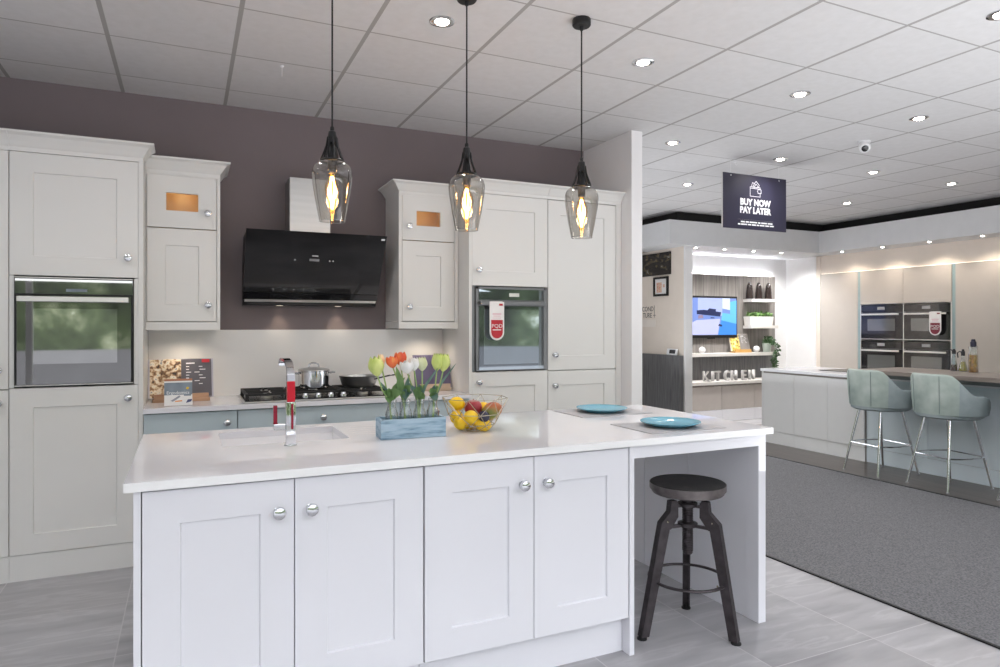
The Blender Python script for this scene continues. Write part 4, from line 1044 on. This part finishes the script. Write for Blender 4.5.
for zz, words, x0 in ((2.312, (.052, .038, .095, .03, .075, .06), 4.548), (2.289, (.03, .075, .04, .05, .03, .06, .05, .05), 4.513)):
    b = B(); x = x0
    for k, wd in enumerate(words):
        b.box(x, x + wd * .96, 4.5968, 4.598, zz, zz + .0125); x += wd + .008
    b.build('small_print_line', 'sign_white', t)
b = B(); b.box(4.512, 4.948, 4.5968, 4.598, 2.338, 2.3395); b.build('rule_line', 'grey_plastic', t)
b = B(); cx, cz = 4.722, 2.612; L = .0045
def seg(x0, z0, x1, z1, w=L):
    d = Vector((x1 - x0, 0, z1 - z0)); l = d.length; a = math.atan2(d.z, d.x)
    b.box(-w * .5, l + w * .5, -.0006, .0006, -w * .5, w * .5, mtx=Matrix.Translation((x0, ys_, z0)) @ Matrix.Rotation(-a, 4, 'Y'))
for a_ in (((-.062, -.055), (.060, -.055)), ((-.062, -.055), (-.062, .030)), ((.060, -.055), (.060, -.022)), ((.060, .012), (.060, .030)), ((-.062, .030), (.060, .030)), ((-.062, .018), (.060, .018)),
           ((.035, -.022), (.072, -.022)), ((.035, .012), (.072, .012)), ((.072, -.022), (.072, .012)), ((.035, -.022), (.028, -.005)), ((.028, -.005), (.035, .012)),
           ((-.050, .032), (-.032, .072)), ((-.032, .072), (-.010, .060)), ((-.028, .034), (-.005, .070)), ((-.005, .070), (.012, .085)), ((.012, .085), (.050, .050)), ((.050, .050), (.040, .032)), ((-.010, .034), (.010, .062)), ((.010, .062), (.035, .034))):
    seg(cx + a_[0][0], cz + a_[0][1], cx + a_[1][0], cz + a_[1][1])
b.build('wallet_emblem', 'sign_white', t)

t = thing('security_camera', 'small white dome security camera with black lens on the ceiling', 'camera', (4.935, 3.66, CZ))
b = B(); b.lathe([(.046, CZ), (.046, CZ - .012), (.034, CZ - .016), (.034, CZ - .03)], (4.96, 3.68, 0), n=24); b.build('mount', 'white_plastic', t)
dv = Vector((-.62, -.55, -.50)).normalized(); c0 = Vector((4.95, 3.67, CZ - .045))
b = B(); b.lathe([(.020, -.045), (.036, -.036), (.043, -.010), (.043, .030), (.038, .045), (.026, .050)], c0, tuple(dv), 24); b.build('housing', 'white_plastic', t)
b = B(); b.lathe([(.026, .046), (.026, .052), (.015, .055), (0, .056)], c0, tuple(dv), 20); b.build('lens', 'black_glass', t)
b = B(); b.tube([(.494, 4.023, CZ), (.494, 4.023, CZ - .06)], .0018, 6); b.lathe([(.012, CZ), (.010, CZ - .006), (0, CZ - .007)], (.494, 4.023, 0), n=12); tag(b.build('ceiling_hook', 'white_plastic'), 'thin wire hook in the ceiling left of the first pendant', 'hook')
b = B(); b.tube([(4.516, 4.637, CZ), (4.52, 4.637, CZ - .02), (4.535, 4.637, CZ - .028), (4.545, 4.637, CZ - .015)], .002, 6); b.lathe([(.012, CZ), (.010, CZ - .006), (0, CZ - .007)], (4.516, 4.637, 0), n=12); tag(b.build('ceiling_hook', 'white_plastic'), 'small hook in the ceiling above the left corner of the hanging sign', 'hook')

# ------------------------------------------------------------------ cream side wall: art, frame, lettering, dark panel, intercom
xa = 5.955
t = thing('canvas_picture', 'dark night city picture at the top of the cream side wall', 'picture', (xa, 7.6, 2.08))
b = B(); b.box(xa - .022, xa, 7.285, 8.35, 2.075, 2.385); b.build('canvas', 'art', t)
t = thing('picture_frame', 'small black framed print on the cream side wall', 'picture', (xa, 7.49, 1.8))
fy0, fy1, fz0, fz1 = 7.335, 7.645, 1.785, 2.050
b = B(); w = .028
b.box(xa - .025, xa, fy0, fy1, fz0, fz0 + w); b.box(xa - .025, xa, fy0, fy1, fz1 - w, fz1); b.box(xa - .025, xa, fy0, fy0 + w, fz0 + w, fz1 - w); b.box(xa - .025, xa, fy1 - w, fy1, fz0 + w, fz1 - w); b.build('frame', 'black_metal', t)
b = B(); b.box(xa - .010, xa, fy0 + w, fy1 - w, fz0 + w, fz1 - w); b.build('mount', 'paper', t)
b = B(); b.box(xa - .0115, xa - .0095, 7.475, 7.585, 1.835, 1.975); b.box(xa - .0115, xa - .0095, 7.41, 7.45, 1.905, 1.945); b.build('print', 'print', t)
lt_ = t = thing('lettering_sign', 'thin black wall lettering with a cross on the cream wall', 'sign', (xa, 7.75, 1.5))
b = B(); b.box(xa - .004, xa, 7.605, 8.2, 1.475, 1.665); b.build('backing', 'cream_wall', t)
text('lettering', 'COND', .096, face_negx(xa - .005, 7.79, 1.580), 'ink', t, .0006, 'CENTER', .9)
text('lettering', 'TURE', .096, face_negx(xa - .005, 7.80, 1.490), 'ink', t, .0006, 'CENTER', .9)
b = B(); b.box(xa - .006, xa - .004, 7.638, 7.643, 1.49, 1.66); b.box(xa - .006, xa - .004, 7.612, 7.668, 1.518, 1.524); b.build('cross_mark', 'ink', t)
b = B(); b.box(xa - .006, xa, 7.62, 8.1, 1.36, 1.465); b.build('lower_panel', 'plaque_cream', lt_)
b = B(); b.box(xa - .08, xa - .001, 7.035, 8.6, 0, .98); tag(b.build('timber_panel', 'dark_wood'), 'dark grey timber wall panel below the cream wall', 'panel')
t = thing('intercom', 'small white touchscreen unit standing on the dark timber panel ledge', 'device', (5.915, 7.22, .981))
TI = Matrix.Translation((5.91, 7.22, .981)) @ Matrix.Rotation(R(12), 4, 'Y')
b = B(); b.box(-.012, .012, -.10, .10, 0, .085, bev=.004, mtx=TI); b.build('case', 'white_plastic', t)
b = B(); b.box(-.0135, -.0115, -.075, .045, .018, .070, mtx=TI); b.build('screen', 'ink', t)

# ------------------------------------------------------------------ television alcove
YP = 7.77
YS = 7.734
tp = thing('timber_panel', 'grey timber planked panel behind the television and the KITCHEN letters', 'panel', (7.2, 7.76, .576))
b = B(); b.box(6.08, 8.36, 7.735, YP, 0.948, 2.140); b.build('planked_section', 'tv_wood', tp)
b = B(); b.box(6.10, 8.34, 7.775, 7.797, 2.118, 2.128); b.build('led_strip', 'led', tp)
t = thing('television', 'flat television on the timber panel showing a blue kitchen picture', 'television', (6.75, 7.72, .93))
tx0, tx1, tz0, tz1 = 6.43, 7.53, 1.195, 1.815
yt = 7.685
b = B(); b.box(tx0, tx1, yt, yt + .045, tz0, tz1, bev=.004); b.box(tx0 + .3, tx1 - .3, yt + .045, YS, tz0 + .2, tz1 - .2); b.build('bezel', 'black_metal', t)
b = B(); b.box(6.98, 7.10, yt + .004, yt + .04, tz0 - .012, tz0 + .006); b.build('sensor_bar', 'black_metal', t)
sx0, sx1, sz0, sz1 = tx0 + .02, tx1 - .02, tz0 + .045, tz1 - .03
def sc(u, v, o): return (sx0 + (sx1 - sx0) * u, yt - .0008 - o, sz0 + (sz1 - sz0) * v)
b = B(); shapes = [([(0, 0), (1, 0), (1, 1), (0, 1)], 0), ([(.3, .55), (.74, .52), (.74, 1), (.3, 1)], 1), ([(0, 0), (.66, 0), (.70, .44), (.28, .40), (0, .18)], 3), ([(.28, .56), (.70, .50), (.72, .62), (.40, .68), (.28, .66)], 2),
          ([(.66, 0), (1, 0), (1, .30), (.72, .40)], 4), ([(.72, .40), (1, .30), (1, .55), (.74, .60)], 5), ([(.74, .72), (.88, .68), (.88, 1), (.74, 1)], 7), ([(.88, .58), (1, .55), (1, .95), (.88, .90)], 5), ([(.30, .44), (.40, .46), (.38, .54), (.31, .53)], 6), ([(.44, .62), (.62, .58), (.62, .70), (.50, .72)], 2), ([(.52, .45), (.60, .45), (.59, .47), (.53, .48)], 2), ([(.66, .25), (.72, .22), (.74, .27), (.68, .30)], 2)]
for i, (pts, mi) in enumerate(shapes): b.poly([sc(u, v, i * .0004) for u, v in pts], mi)
b.build('screen', ['tv_a', 'tv_b', 'tv_c', 'tv_d', 'tv_e', 'tv_f', 'tv_g', 'tv_h'], t)
b = B(); b.box(7.69, 8.24, 7.56, YS, 1.735, 1.780, bev=.002); tag(b.build('floating_shelf', 'shelf'), 'top pale wall shelf right of the television, carrying three dark cones', 'shelf')
b = B(); b.box(7.69, 8.24, 7.56, YS, 1.335, 1.380, bev=.002); tag(b.build('floating_shelf', 'shelf'), 'middle pale wall shelf right of the television, carrying the planter', 'shelf')
b = B(); b.box(6.08, 8.24, 7.56, YS, .925, .972, bev=.002); tag(b.build('floating_shelf', 'shelf'), 'long pale wall shelf running below the television', 'shelf')
b = B(); b.box(6.08, 8.36, 7.735, YP, .5755, .947); b.build('dark_section', 'dark_wood', tp)
# low cabinets
YL = 7.40
b = B(); b.box(6.08, 8.60, YL - .02, 7.79, .530, .575, bev=.002); tag(b.build('cabinet_top', 'shelf'), 'long pale top of the low cabinets under the television', 'worktop')
for i in range(4):
    x0 = 6.34 + (i - 0) * .62; x1 = x0 + .617
    if i == 0: x0 = 6.08
    if i == 3: x1 = 8.60
    t = thing('low_cabinet', ['low beige cabinet under the K of KITCHEN, beside the white column', 'low beige cabinet under the letters T and C', 'low beige cabinet under the letter N, beside the far island', 'low beige cabinet at the right end, behind the far island'][i], 'cabinet', ((x0 + x1) / 2, 7.58, 0))
    b = B(); b.box(x0, x1, YL + .02, YS - .001, .17, .529); b.build('carcass', 'taupe', t)
    b = B(); b.box(x0 + .002, x1 - .002, YL, YL + .019, .175, .515, bev=.001); d = b.build('door', 'low_door', t)
    b = B(); b.box(x0 + .15, x1 - .15, YL - .006, YL + .004, .508, .514); b.build('finger_pull', 'taupe', d)
    b = B(); b.box(x0, x1, YL - .015, YL + .019, .006, .170); b.build('plinth', 'gloss_white', t)
# shelf objects
for i, x in enumerate((7.74, 7.93, 8.13)):
    t = thing('cone_ornament', ['dark glossy cone ornament, left of three on the top shelf', 'dark glossy cone ornament, middle of three on the top shelf', 'dark glossy cone ornament, right of three on the top shelf'][i], 'ornament', (x, 7.65, 1.7805), 0, 'cone ornaments on the top shelf')
    b = B(); b.lathe([(.053, 0), (.054, .004), (.050, .10), (.038, .20), (.022, .245), (.010, .256), (0, .257)], n=24); b.build('body', 'cone', t, True)
    b = B(); b.lathe([(.0545, .0), (.0555, .003), (.0545, .006)], n=24, cap0=False, cap1=False); b.build('base_ring', 'steel_dark', t, True)
t = thing('planter', 'rectangular white planter of green herbs on the middle shelf', 'planter', (7.925, 7.65, 1.3805))
b = B(); b.rings([[(-.225, -.06, 0), (.225, -.06, 0), (.225, .06, 0), (-.225, .06, 0)], [(-.24, -.07, .135), (.24, -.07, .135), (.24, .07, .135), (-.24, .07, .135)], [(-.23, -.06, .135), (.23, -.06, .135), (.23, .06, .135), (-.23, .06, .135)], [(-.228, -.058, .12), (.228, -.058, .12), (.228, .058, .12), (-.228, .058, .12)]], smooth=False); b.build('trough', 'pot_white', t, True)
def foliage(n, fx, size, mi=0):
    b = B()
    for k in range(n):
        p, d = fx(); s = size * random.uniform(.6, 1.2); d = Vector(d).normalized(); sd = d.cross(Vector((random.uniform(-1, 1), random.uniform(-1, 1), .3))).normalized(); p = Vector(p)
        b.poly([p, p + d * s * .5 + sd * s * .32, p + d * s, p + d * s * .5 - sd * s * .32], mi)
    return b
foliage(260, lambda: ((random.uniform(-.22, .22), random.uniform(-.05, .03), random.uniform(.12, .18)), (random.uniform(-1, 1), random.uniform(-1, .6), random.uniform(0, 1))), .055).build('herbs', 'plant', t, True)
for lab, x in (('white ball ornament under the television on the long shelf', 6.81), ('white ball ornament right of the cookbook on the long shelf', 7.87)):
    t = thing('ball_ornament', lab, 'ornament', (x, 7.64, .9725), 0, 'white ball ornaments'); b = B(); b.ball((0, 0, .048), .048, u=24, v=14); b.build('ball', 'white_plastic', t, True)
    b = B(); b.lathe([(.022, 0), (.022, .003), (0, .003)], n=16); b.build('foot', 'white_plastic', t, True)
open_book_stand('cookbook', ('orange wooden book stand on the long shelf below the upper shelves', 'open cookbook with yellow food picture on the long shelf right of the television'), 7.57, 7.65, .9725, .36, .26, 0, 'food_yellow', 'book_page', 'oak_orange', False, 'shelf', 14, 6)
t = thing('potted_ivy', 'trailing ivy in a small sage pot at the right end of the long shelf', 'plant', (8.085, 7.64, .9725))
b = B(); b.lathe([(.050, 0), (.054, .004), (.070, .125), (.072, .135), (.066, .135), (.060, .115), (0, .113)], n=28); b.build('pot', 'pot_sage', t, True)
def ivy():
    k = random.random()
    if k < .45: return (random.uniform(-.06, .09), random.uniform(-.07, .05), random.uniform(.11, .21)), (random.uniform(-1, 1), random.uniform(-1, .5), random.uniform(-.3, 1))
    z = random.uniform(-.32, .16); return (.055 + .03 * math.sin(z * 14) + random.uniform(-.035, .035), -.115 + random.uniform(-.025, .025), z), (random.uniform(-1, 1), random.uniform(-1, .2), random.uniform(-1, .2))
foliage(230, ivy, .06).build('trailing_leaves', 'plant_dark', t, True)
b = B()
for k in range(4): b.tube([(.02, -.03, .11), (.04 + k * .012, -.09, .16), (.05 + k * .012, -.118, .06), (.05 + k * .010, -.118, -.1 - k * .05)], .003, 5)
b.build('vine_stems', 'plant_dark', t, True)
# letters
LX = [6.755, 6.862, 6.975, 7.125, 7.285, 7.455, 7.632]
for i, ch in enumerate('KITCHEN'):
    rz = R(-58) if i == 0 else R((0, 16, 4, 8, 0, -4, 6)[i])
    o = text('letter_block', ch, .205, Matrix.Translation((LX[i], 7.50 - .02 * (i % 2), .5755)) @ Matrix.Rotation(rz, 4, 'Z') @ Matrix.Rotation(PI / 2, 4, 'X'), 'concrete', None, .022, wscale=.78, bold=.002)
    # settle on the surface
    zmin = min(v.co.z for v in o.data.vertices)
    for v in o.data.vertices: v.co.z += .5756 - zmin
    tag(o, 'freestanding grey concrete letter %s on the low cabinet top' % ch, 'letter', 'freestanding letters spelling KITCHEN')

# ------------------------------------------------------------------ oven wall at the right
XO = 8.67
def door_x(parent, name, y0, y1, z0, z1, m='beige_door', th=.02):
    b = B(); b.box(XO, XO + th, y0, y1, z0, z1, bev=.0015); return b.build(name, m, parent)
t = thing('tall_cabinet', 'tall flat beige cabinet left of the far ovens', 'cabinet', (9, 6.85, 0))
b = B(); b.box(XO + .022, 9.27, 6.515, 7.165, .0, 2.15); b.build('carcass', 'taupe', t); door_x(t, 'door', 6.535, 7.158, .12, 2.145)
b = B(); b.box(XO + .004, XO + .022, 6.500, 6.533, .1, 2.15); b.build('side_profile', 'teal_trim', t)
t = thing('oven_housing', 'flat beige housing cabinet around the four far ovens', 'cabinet', (9, 5.86, 0))
b = B(); b.box(XO + .022, 9.27, 5.235, 6.498, .006, .44); b.box(XO + .022, 9.27, 5.235, 6.498, 1.672, 2.15)
for y in (5.235, 5.855, 6.482): b.box(XO + .004, 9.27, y, y + .016, .44, 1.672)
b.box(9.25, 9.27, 5.25, 6.48, .44, 1.672); b.build('carcass', 'alu', t)
door_x(t, 'door', 5.868, 6.496, 1.678, 2.145); door_x(t, 'door', 5.237, 5.864, 1.678, 2.145); door_x(t, 'drawer', 5.237, 6.496, .12, .435)
t = thing('tall_cabinet', 'tall flat beige cabinet right of the far ovens, behind the oil bottles', 'cabinet', (9, 4.7, 0))
b = B(); b.box(XO + .022, 9.27, 4.0, 5.195, .0, 2.15); b.build('carcass', 'taupe', t); door_x(t, 'door', 4.60, 5.190, .12, 2.145); door_x(t, 'door', 4.005, 4.595, .12, 2.145)
b = B(); b.box(XO + .004, XO + .022, 5.193, 5.230, .1, 2.15); b.build('side_profile', 'teal_trim', t)
OV = [('upper left compact black oven of the far oven wall', 5.874, 6.478, 1.185, 1.665, 1), ('lower left black oven of the far oven wall', 5.874, 6.478, .58, 1.168, 1), ('upper right compact black oven of the far oven wall, with a hanging tag', 5.254, 5.852, 1.185, 1.665, 0), ('lower right black oven of the far oven wall', 5.254, 5.852, .58, 1.168, 0)]
for lab, y0_, y1_, z0_, z1_, left in OV:
    t = thing('built_in_oven', lab, 'oven', (8.9, (y0_ + y1_) / 2, z0_), 0, 'ovens of the far oven wall')
    xf = XO - .006
    b = B(); b.box(xf + .022, xf + .5, y0_ + .01, y1_ - .01, z0_ + .008, z1_ - .008); b.build('body', 'steel_dark', t)
    zc = z1_ - .105 if left == left else 0
    b = B(); b.box(xf, xf + .02, y0_ + .002, y1_ - .002, zc, z1_ - .004); c_ = b.build('control_panel', 'oven_dark', t)
    ym = (y0_ + y1_) / 2
    b = B(); b.box(xf - .001, xf + .001, ym - .055, ym + .055, zc + .035, zc + .075); b.build('display', 'grey_plastic', c_)
    b = B(); b.box(xf, xf + .02, y0_ + .002, y1_ - .002, z0_ + .012, zc - .006); dr = b.build('oven_door', 'oven_dark', t)
    b = B(); b.box(xf - .001, xf + .001, y0_ + .10, y1_ - .10, z0_ + .12, zc - .09); b.build('window', 'oven_dark_window', dr)
    b = B(); b.box(xf - .045, xf - .030, y0_ + .025, y1_ - .025, zc - .040, zc - .016, bev=.003); b.box(xf - .032, xf + .004, y0_ + .05, y0_ + .065, zc - .036, zc - .020); b.box(xf - .032, xf + .004, y1_ - .065, y1_ - .05, zc - .036, zc - .020); b.build('handle', 'alu', dr)
    b = B(); b.box(xf - .001, xf + .02, y0_ + .002, y1_ - .002, z0_ + .001, z0_ + .010); b.build('bottom_trim', 'alu', t)
hang_tag('maroon and white round-ended tag hanging on the upper right far oven', XO - .058, 5.405, 1.552, .150, .30, Matrix.Rotation(-PI / 2, 4, 'Z'), 'tag_maroon', 1)

# ------------------------------------------------------------------ far island, bar and its stools
XI = 6.17; FYE = 5.905
ysn = [FYE - .02, 5.44, 5.01, 4.58]
for i in range(3):
    y1, y0 = ysn[i], ysn[i + 1]
    t = thing('island_cabinet', ['light grey handleless cabinet at the far end of the second island', 'light grey handleless cabinet, second from the far end of the second island', 'light grey handleless cabinet nearest the sage stools on the second island'][i], 'cabinet', (6.5, (y0 + y1) / 2, 0), 0, 'handleless cabinets of the second island')
    b = B(); b.box(XI + .02, 6.75, y0 + .001, y1 - .001, .006, .838); b.build('carcass', 'taupe', t)
    b = B(); b.box(XI, XI + .019, y0 + .0015, y1 - .0015, .150, .820, bev=.001); b.build('door', 'gloss_grey', t)
    b = B(); b.box(XI + .012, XI + .0195, y0 + .001, y1 - .001, .006, .146); b.build('plinth', 'gloss_grey', t)
    b = B(); b.box(XI + .006, XI + .0195, y0 + .001, y1 - .001, .822, .838); b.build('grip_profile', 'taupe', t)
b = B(); b.box(XI - .002, 6.99, FYE - .019, FYE, .006, .838); tag(b.build('end_panel', 'gloss_grey'), 'light grey panel at the far end of the second island', 'panel')
t = thing('bar_back_panel', 'pale blue back panel of the second island behind the sage stools', 'panel', (6.3, 3.2, 0))
for k, (y0, y1) in enumerate(((3.96, 4.575), (3.34, 3.955), (2.72, 3.335), (2.10, 2.715), (1.5, 2.095))):
    b = B(); b.box(XI + .03, XI + .05, y0, y1, .150, .838, bev=.001); b.build('panel_board', 'pale_blue', t)
b = B(); b.box(XI + .03, XI + .045, 1.5, 4.575, .006, .146); b.build('plinth', 'pale_blue', t)
b = B(); b.box(XI + .05, 6.98, 1.5, 4.575, .006, .838); b.build('carcass', 'taupe', t)
b = B(); b.box(6.752, 6.98, 4.58, FYE - .021, .006, .838); tag(b.build('island_back_unit', 'gloss_grey'), 'rear units of the second island facing the ovens', 'cabinet')
b = B(); b.box(XI - .02, 7.02, 4.56, FYE + .004, .840, .872, bev=.002); b.box(XI + .02, 7.02, 1.5, 4.56, .840, .872, bev=.002); tag(b.build('island_worktop', 'gloss_white'), 'white quartz worktop of the second island', 'worktop')
b = B(); b.box(5.90, 6.62, 1.5, 4.50, .912, .950, bev=.002); tag(b.build('raised_counter', 'bar_wood'), 'grey-brown raised wooden bar top on the second island', 'counter')
b = B(); b.box(5.99, 6.50, 1.5, 4.44, .873, .911); tag(b.build('bar_support', 'steel_dark'), 'dark recessed support under the raised wooden bar top', 'support')  # dark-toned block filling the recess under the bar
b = B(); b.box(6.45, 6.95, 4.75, 5.35, .8725, .878, bev=.001); tag(b.build('induction_hob', 'oven_dark'), 'flat black induction hob on the second island', 'hob')
# stool
def make_bar_stool():
    t = thing('bar_stool', 'sage velvet bucket bar stool, leftmost at the second island, chrome legs', 'bar stool', (0, 0, 0), 0, 'sage velvet bar stools')
    # shell opens towards +X; angle measured from the back (-X)
    NA = 30; rings = []
    for i in range(NA + 1):
        th = R(-138 + 276 * i / NA); a = abs(math.degrees(th))
        f = max(0, min(1, (a - 38) / 48)); f = f * f * (3 - 2 * f)
        top = .965 - f * .175 - max(0, a - 100) / 38 * .03
        bot = .600
        Rr = .286 - .02 * (1 - f); Ri = .236 - .015 * (1 - f) 
        def P(r, z):
            k = 1 - .13 * max(0, (.66 - z) / .06) ** 2 if z < .66 else 1 + .06 * (z - .66) / .3 * (1 - f)
            rr_ = r * k
            return (-rr_ * math.cos(th) * .98 - .0, rr_ * math.sin(th) * 1.02, z)
        m_ = (Rr + Ri) / 2
        rings.append([P(Rr - .02, bot), P(Rr, bot + .03), P(Rr, (bot + top) / 2), P(Rr, top - .03), P(Rr - .008, top - .008), P(m_, top), P(Ri + .006, top - .010), P(Ri, top - .035), P(Ri, .70), P(Ri, .62), P(Ri + .01, bot)])
    b = B(); b.rings(rings)
    for f in b.bm.faces:
        c = f.calc_center_median(); f.material_index = 1 if math.degrees(math.atan2(c.y, -c.x)) < -58 or math.degrees(math.atan2(c.y, -c.x)) > 75 else 0
    b.build('back_shell', ['velvet', 'velvet_grey'], t, True)
    b = B(); b.lathe([(.17, .585), (.22, .590), (.246, .605), (.252, .64), (.245, .675), (.21, .690), (0, .695)], n=36); b.build('seat_cushion', 'velvet_grey', t, True)
    for a in (-26, 26):
        b = B(); th = R(a); b.tube([(-(.2675 + .013 * k / 5) * math.cos(th) * .985, (.2675 + .013 * k / 5) * math.sin(th) * 1.025, .64 + k * .062) for k in range(6)], .0025, 5)
        b.build('seam', 'seam', t, True)
    for sx in (-1, 1):
        for sy in (-1, 1):
            b = B(); b.tube([(sx * .125, sy * .12, .59), (sx * .235, sy * .195, .008)], [.0135, .0095], 12); lg = b.build('leg', 'chrome', t, True)
            b = B(); b.lathe([(.012, 0), (.012, .012), (.008, .013)], (sx * .2355, sy * .1953, 0), n=12); b.build('foot', 'grey_plastic', lg, True)
    b = B(); z = .272; px_, py_ = .187, .164
    b.tube([(-px_, -py_, z), (-px_, py_, z)], .006, 8); b.tube([(px_, -py_, z), (px_, py_, z)], .006, 8)
    for s in (-1, 1): b.tube([(-px_, s * py_, z), (-.1, s * (py_ + .035), z), (.0, s * (py_ + .045), z), (.1, s * (py_ + .035), z), (px_, s * py_, z)], .006, 8)
    b.build('foot_rest', 'chrome', t, True)
    return t
s1 = make_bar_stool(); s1.location = (5.865, 4.185, .0055); s1.rotation_euler = (0, 0, R(-8))
dup(s1, (5.875, 3.570, .0055), R(-10), 'second sage velvet bar stool from the left, in front of the oil bottles', 'sage velvet bar stools')
dup(s1, (5.895, 2.85, .0055), R(-24), 'sage velvet bar stool mostly cut off by the right edge of the photo', 'sage velvet bar stools')
# oil bottles
def oil(label, x, y, prof, oilm, capm, cap, handle=False):
    t = thing('oil_bottle', label, 'bottle', (x, y, .9505), 0, 'oil bottles on the bar')
    b = B(); b.lathe(prof, n=24, cap1=False); b.build('glass', 'clear_glass', t, True)
    top = prof[-2][1] * .72
    ip = [(max(r - .003, .002), max(h, .004)) for r, h in prof if h <= top]
    b = B(); b.lathe(ip + [(0, ip[-1][1])], n=24); b.build('contents', oilm, t, True)
    b = B(); h0 = prof[-1][1]; b.lathe([(cap[0], h0 - .01), (cap[0], h0 + cap[1] * .6), (cap[0] * .75, h0 + cap[1] * .65), (cap[0] * .6, h0 + cap[1])], n=16)
    if handle: b.tube([(0, 0, h0 + .01), (0, .03, h0 + .03), (0, .05, h0 + .015), (0, .045, h0 - .03)], .005, 6)
    b.build('stopper', capm, t, True)
oil('slim dark vinegar bottle, left of the bottles on the wooden bar', 6.50, 3.905, [(.028, 0), (.030, .005), (.028, .06), (.018, .12), (.013, .145), (.013, .165), (.015, .17)], 'oil_dark', 'ink', (.016, .035), True)
oil('green oil bottle with curved pourer, middle of the bottles on the bar', 6.52, 3.835, [(.036, 0), (.038, .005), (.034, .03), (.020, .09), (.013, .13), (.013, .150), (.015, .155)], 'oil_green', 'ink', (.016, .05), True)
oil('tall bottle of chillies in oil with navy cap, tallest on the bar', 6.44, 3.700, [(.036, 0), (.039, .005), (.039, .05), (.037, .16), (.030, .195), (.030, .205), (.036, .225), (.036, .235), (.025, .24)], 'oil_amber', 'cap_navy', (.024, .06))
b = B(); b.lathe([(.0355, .004), (.0355, .06), (0, .06)], (6.44, 3.700, .9505), n=24)
for o in bpy.data.objects:
    if o.name.startswith('oil_bottle') and 'chillies' in o.get('label', ''): b.build('red_chillies', 'oil_red', o)

# ------------------------------------------------------------------ world, daylight, added fill lamps
w = bpy.data.worlds.new('World'); bpy.context.scene.world = w; w.use_nodes = True; nt = w.node_tree
bg = nt.nodes['Background']
tc = nt.nodes.new('ShaderNodeTexCoord'); sp = nt.nodes.new('ShaderNodeSeparateXYZ'); nt.links.new(tc.outputs['Generated'], sp.inputs[0])
nz = nt.nodes.new('ShaderNodeTexNoise'); nz.inputs['Scale'].default_value = 13; nz.inputs['Detail'].default_value = 10; nz.inputs['Roughness'].default_value = .65
nt.links.new(tc.outputs['Generated'], nz.inputs['Vector'])
hed = nt.nodes.new('ShaderNodeValToRGB')
for i, (p, c) in enumerate([(.38, (.006, .009, .005)), (.52, (.045, .062, .03)), (.60, (.15, .17, .11)), (.66, (.62, .64, .60))]):
    e = hed.color_ramp.elements[i] if i < 2 else hed.color_ramp.elements.new(p); e.position = p; e.color = (*c, 1)
nt.links.new(nz.outputs['Fac'], hed.inputs['Fac'])
edge_ = mth(nt, 'ADD', sp.outputs[2], mth(nt, 'MULTIPLY', mth(nt, 'SUBTRACT', nz.outputs['Fac'], .5), .12))
sky = mix(nt, mth(nt, 'MULTIPLY', mth(nt, 'GREATER_THAN', edge_, .24), 1.), hed.outputs['Color'], (.97, 1.01, 1.10))
col = mix(nt, mth(nt, 'LESS_THAN', sp.outputs[2], -.03), sky, (.13, .13, .14))
nt.links.new(col, bg.inputs['Color']); bg.inputs['Strength'].default_value = 4.0

def area(x, y, z, sx, sy, w_, tgt, col=(1, 1, 1)):
    l = bpy.data.lights.new('added_fill_light', 'AREA'); l.shape = 'RECTANGLE'; l.size = sx; l.size_y = sy; l.energy = w_; l.color = col
    o = bpy.data.objects.new('added_fill_light', l); C.objects.link(o); o.location = (x, y, z)
    o.rotation_euler = (Vector(tgt) - Vector((x, y, z))).to_track_quat('-Z', 'Y').to_euler(); return o
area(1.0, -1.2, 2.0, 6, 2.0, 125, (1.0, -1.0, 3.5), (.97, .98, 1))  # added unseen uplight behind the camera, brightens the ceiling
area(4.4, .6, .7, 4.0, 4.0, 60, (4.4, .6, 3.5), (.97, .98, 1))  # added unseen uplight over the carpet, lifts the room
area(4.5, 6.0, .7, 2.4, 2.0, 20, (4.5, 6.0, 3.5), (.97, .98, 1))  # added unseen uplight further back, more fill

# ------------------------------------------------------------------ camera
cam = bpy.data.cameras.new('camera'); co = bpy.data.objects.new('camera', cam); C.objects.link(co)
co.location = (0, 0, 1.37); co.rotation_euler = (PI / 2, 0, -R(24.97))
cam.sensor_width = 36; cam.sensor_fit = 'HORIZONTAL'; cam.lens = 672.07 / 1000 * 36; cam.shift_y = -7.4 / 1000; cam.clip_start = .05
sc_ = bpy.context.scene; sc_.camera = co
sc_.view_settings.view_transform = 'Standard'; sc_.view_settings.look = 'None'; sc_.view_settings.exposure = .50; sc_.view_settings.gamma = 1.
sc_.cycles.max_bounces = 10; sc_.cycles.diffuse_bounces = 5; sc_.cycles.transparent_max_bounces = 24; sc_.cycles.sample_clamp_indirect = 6
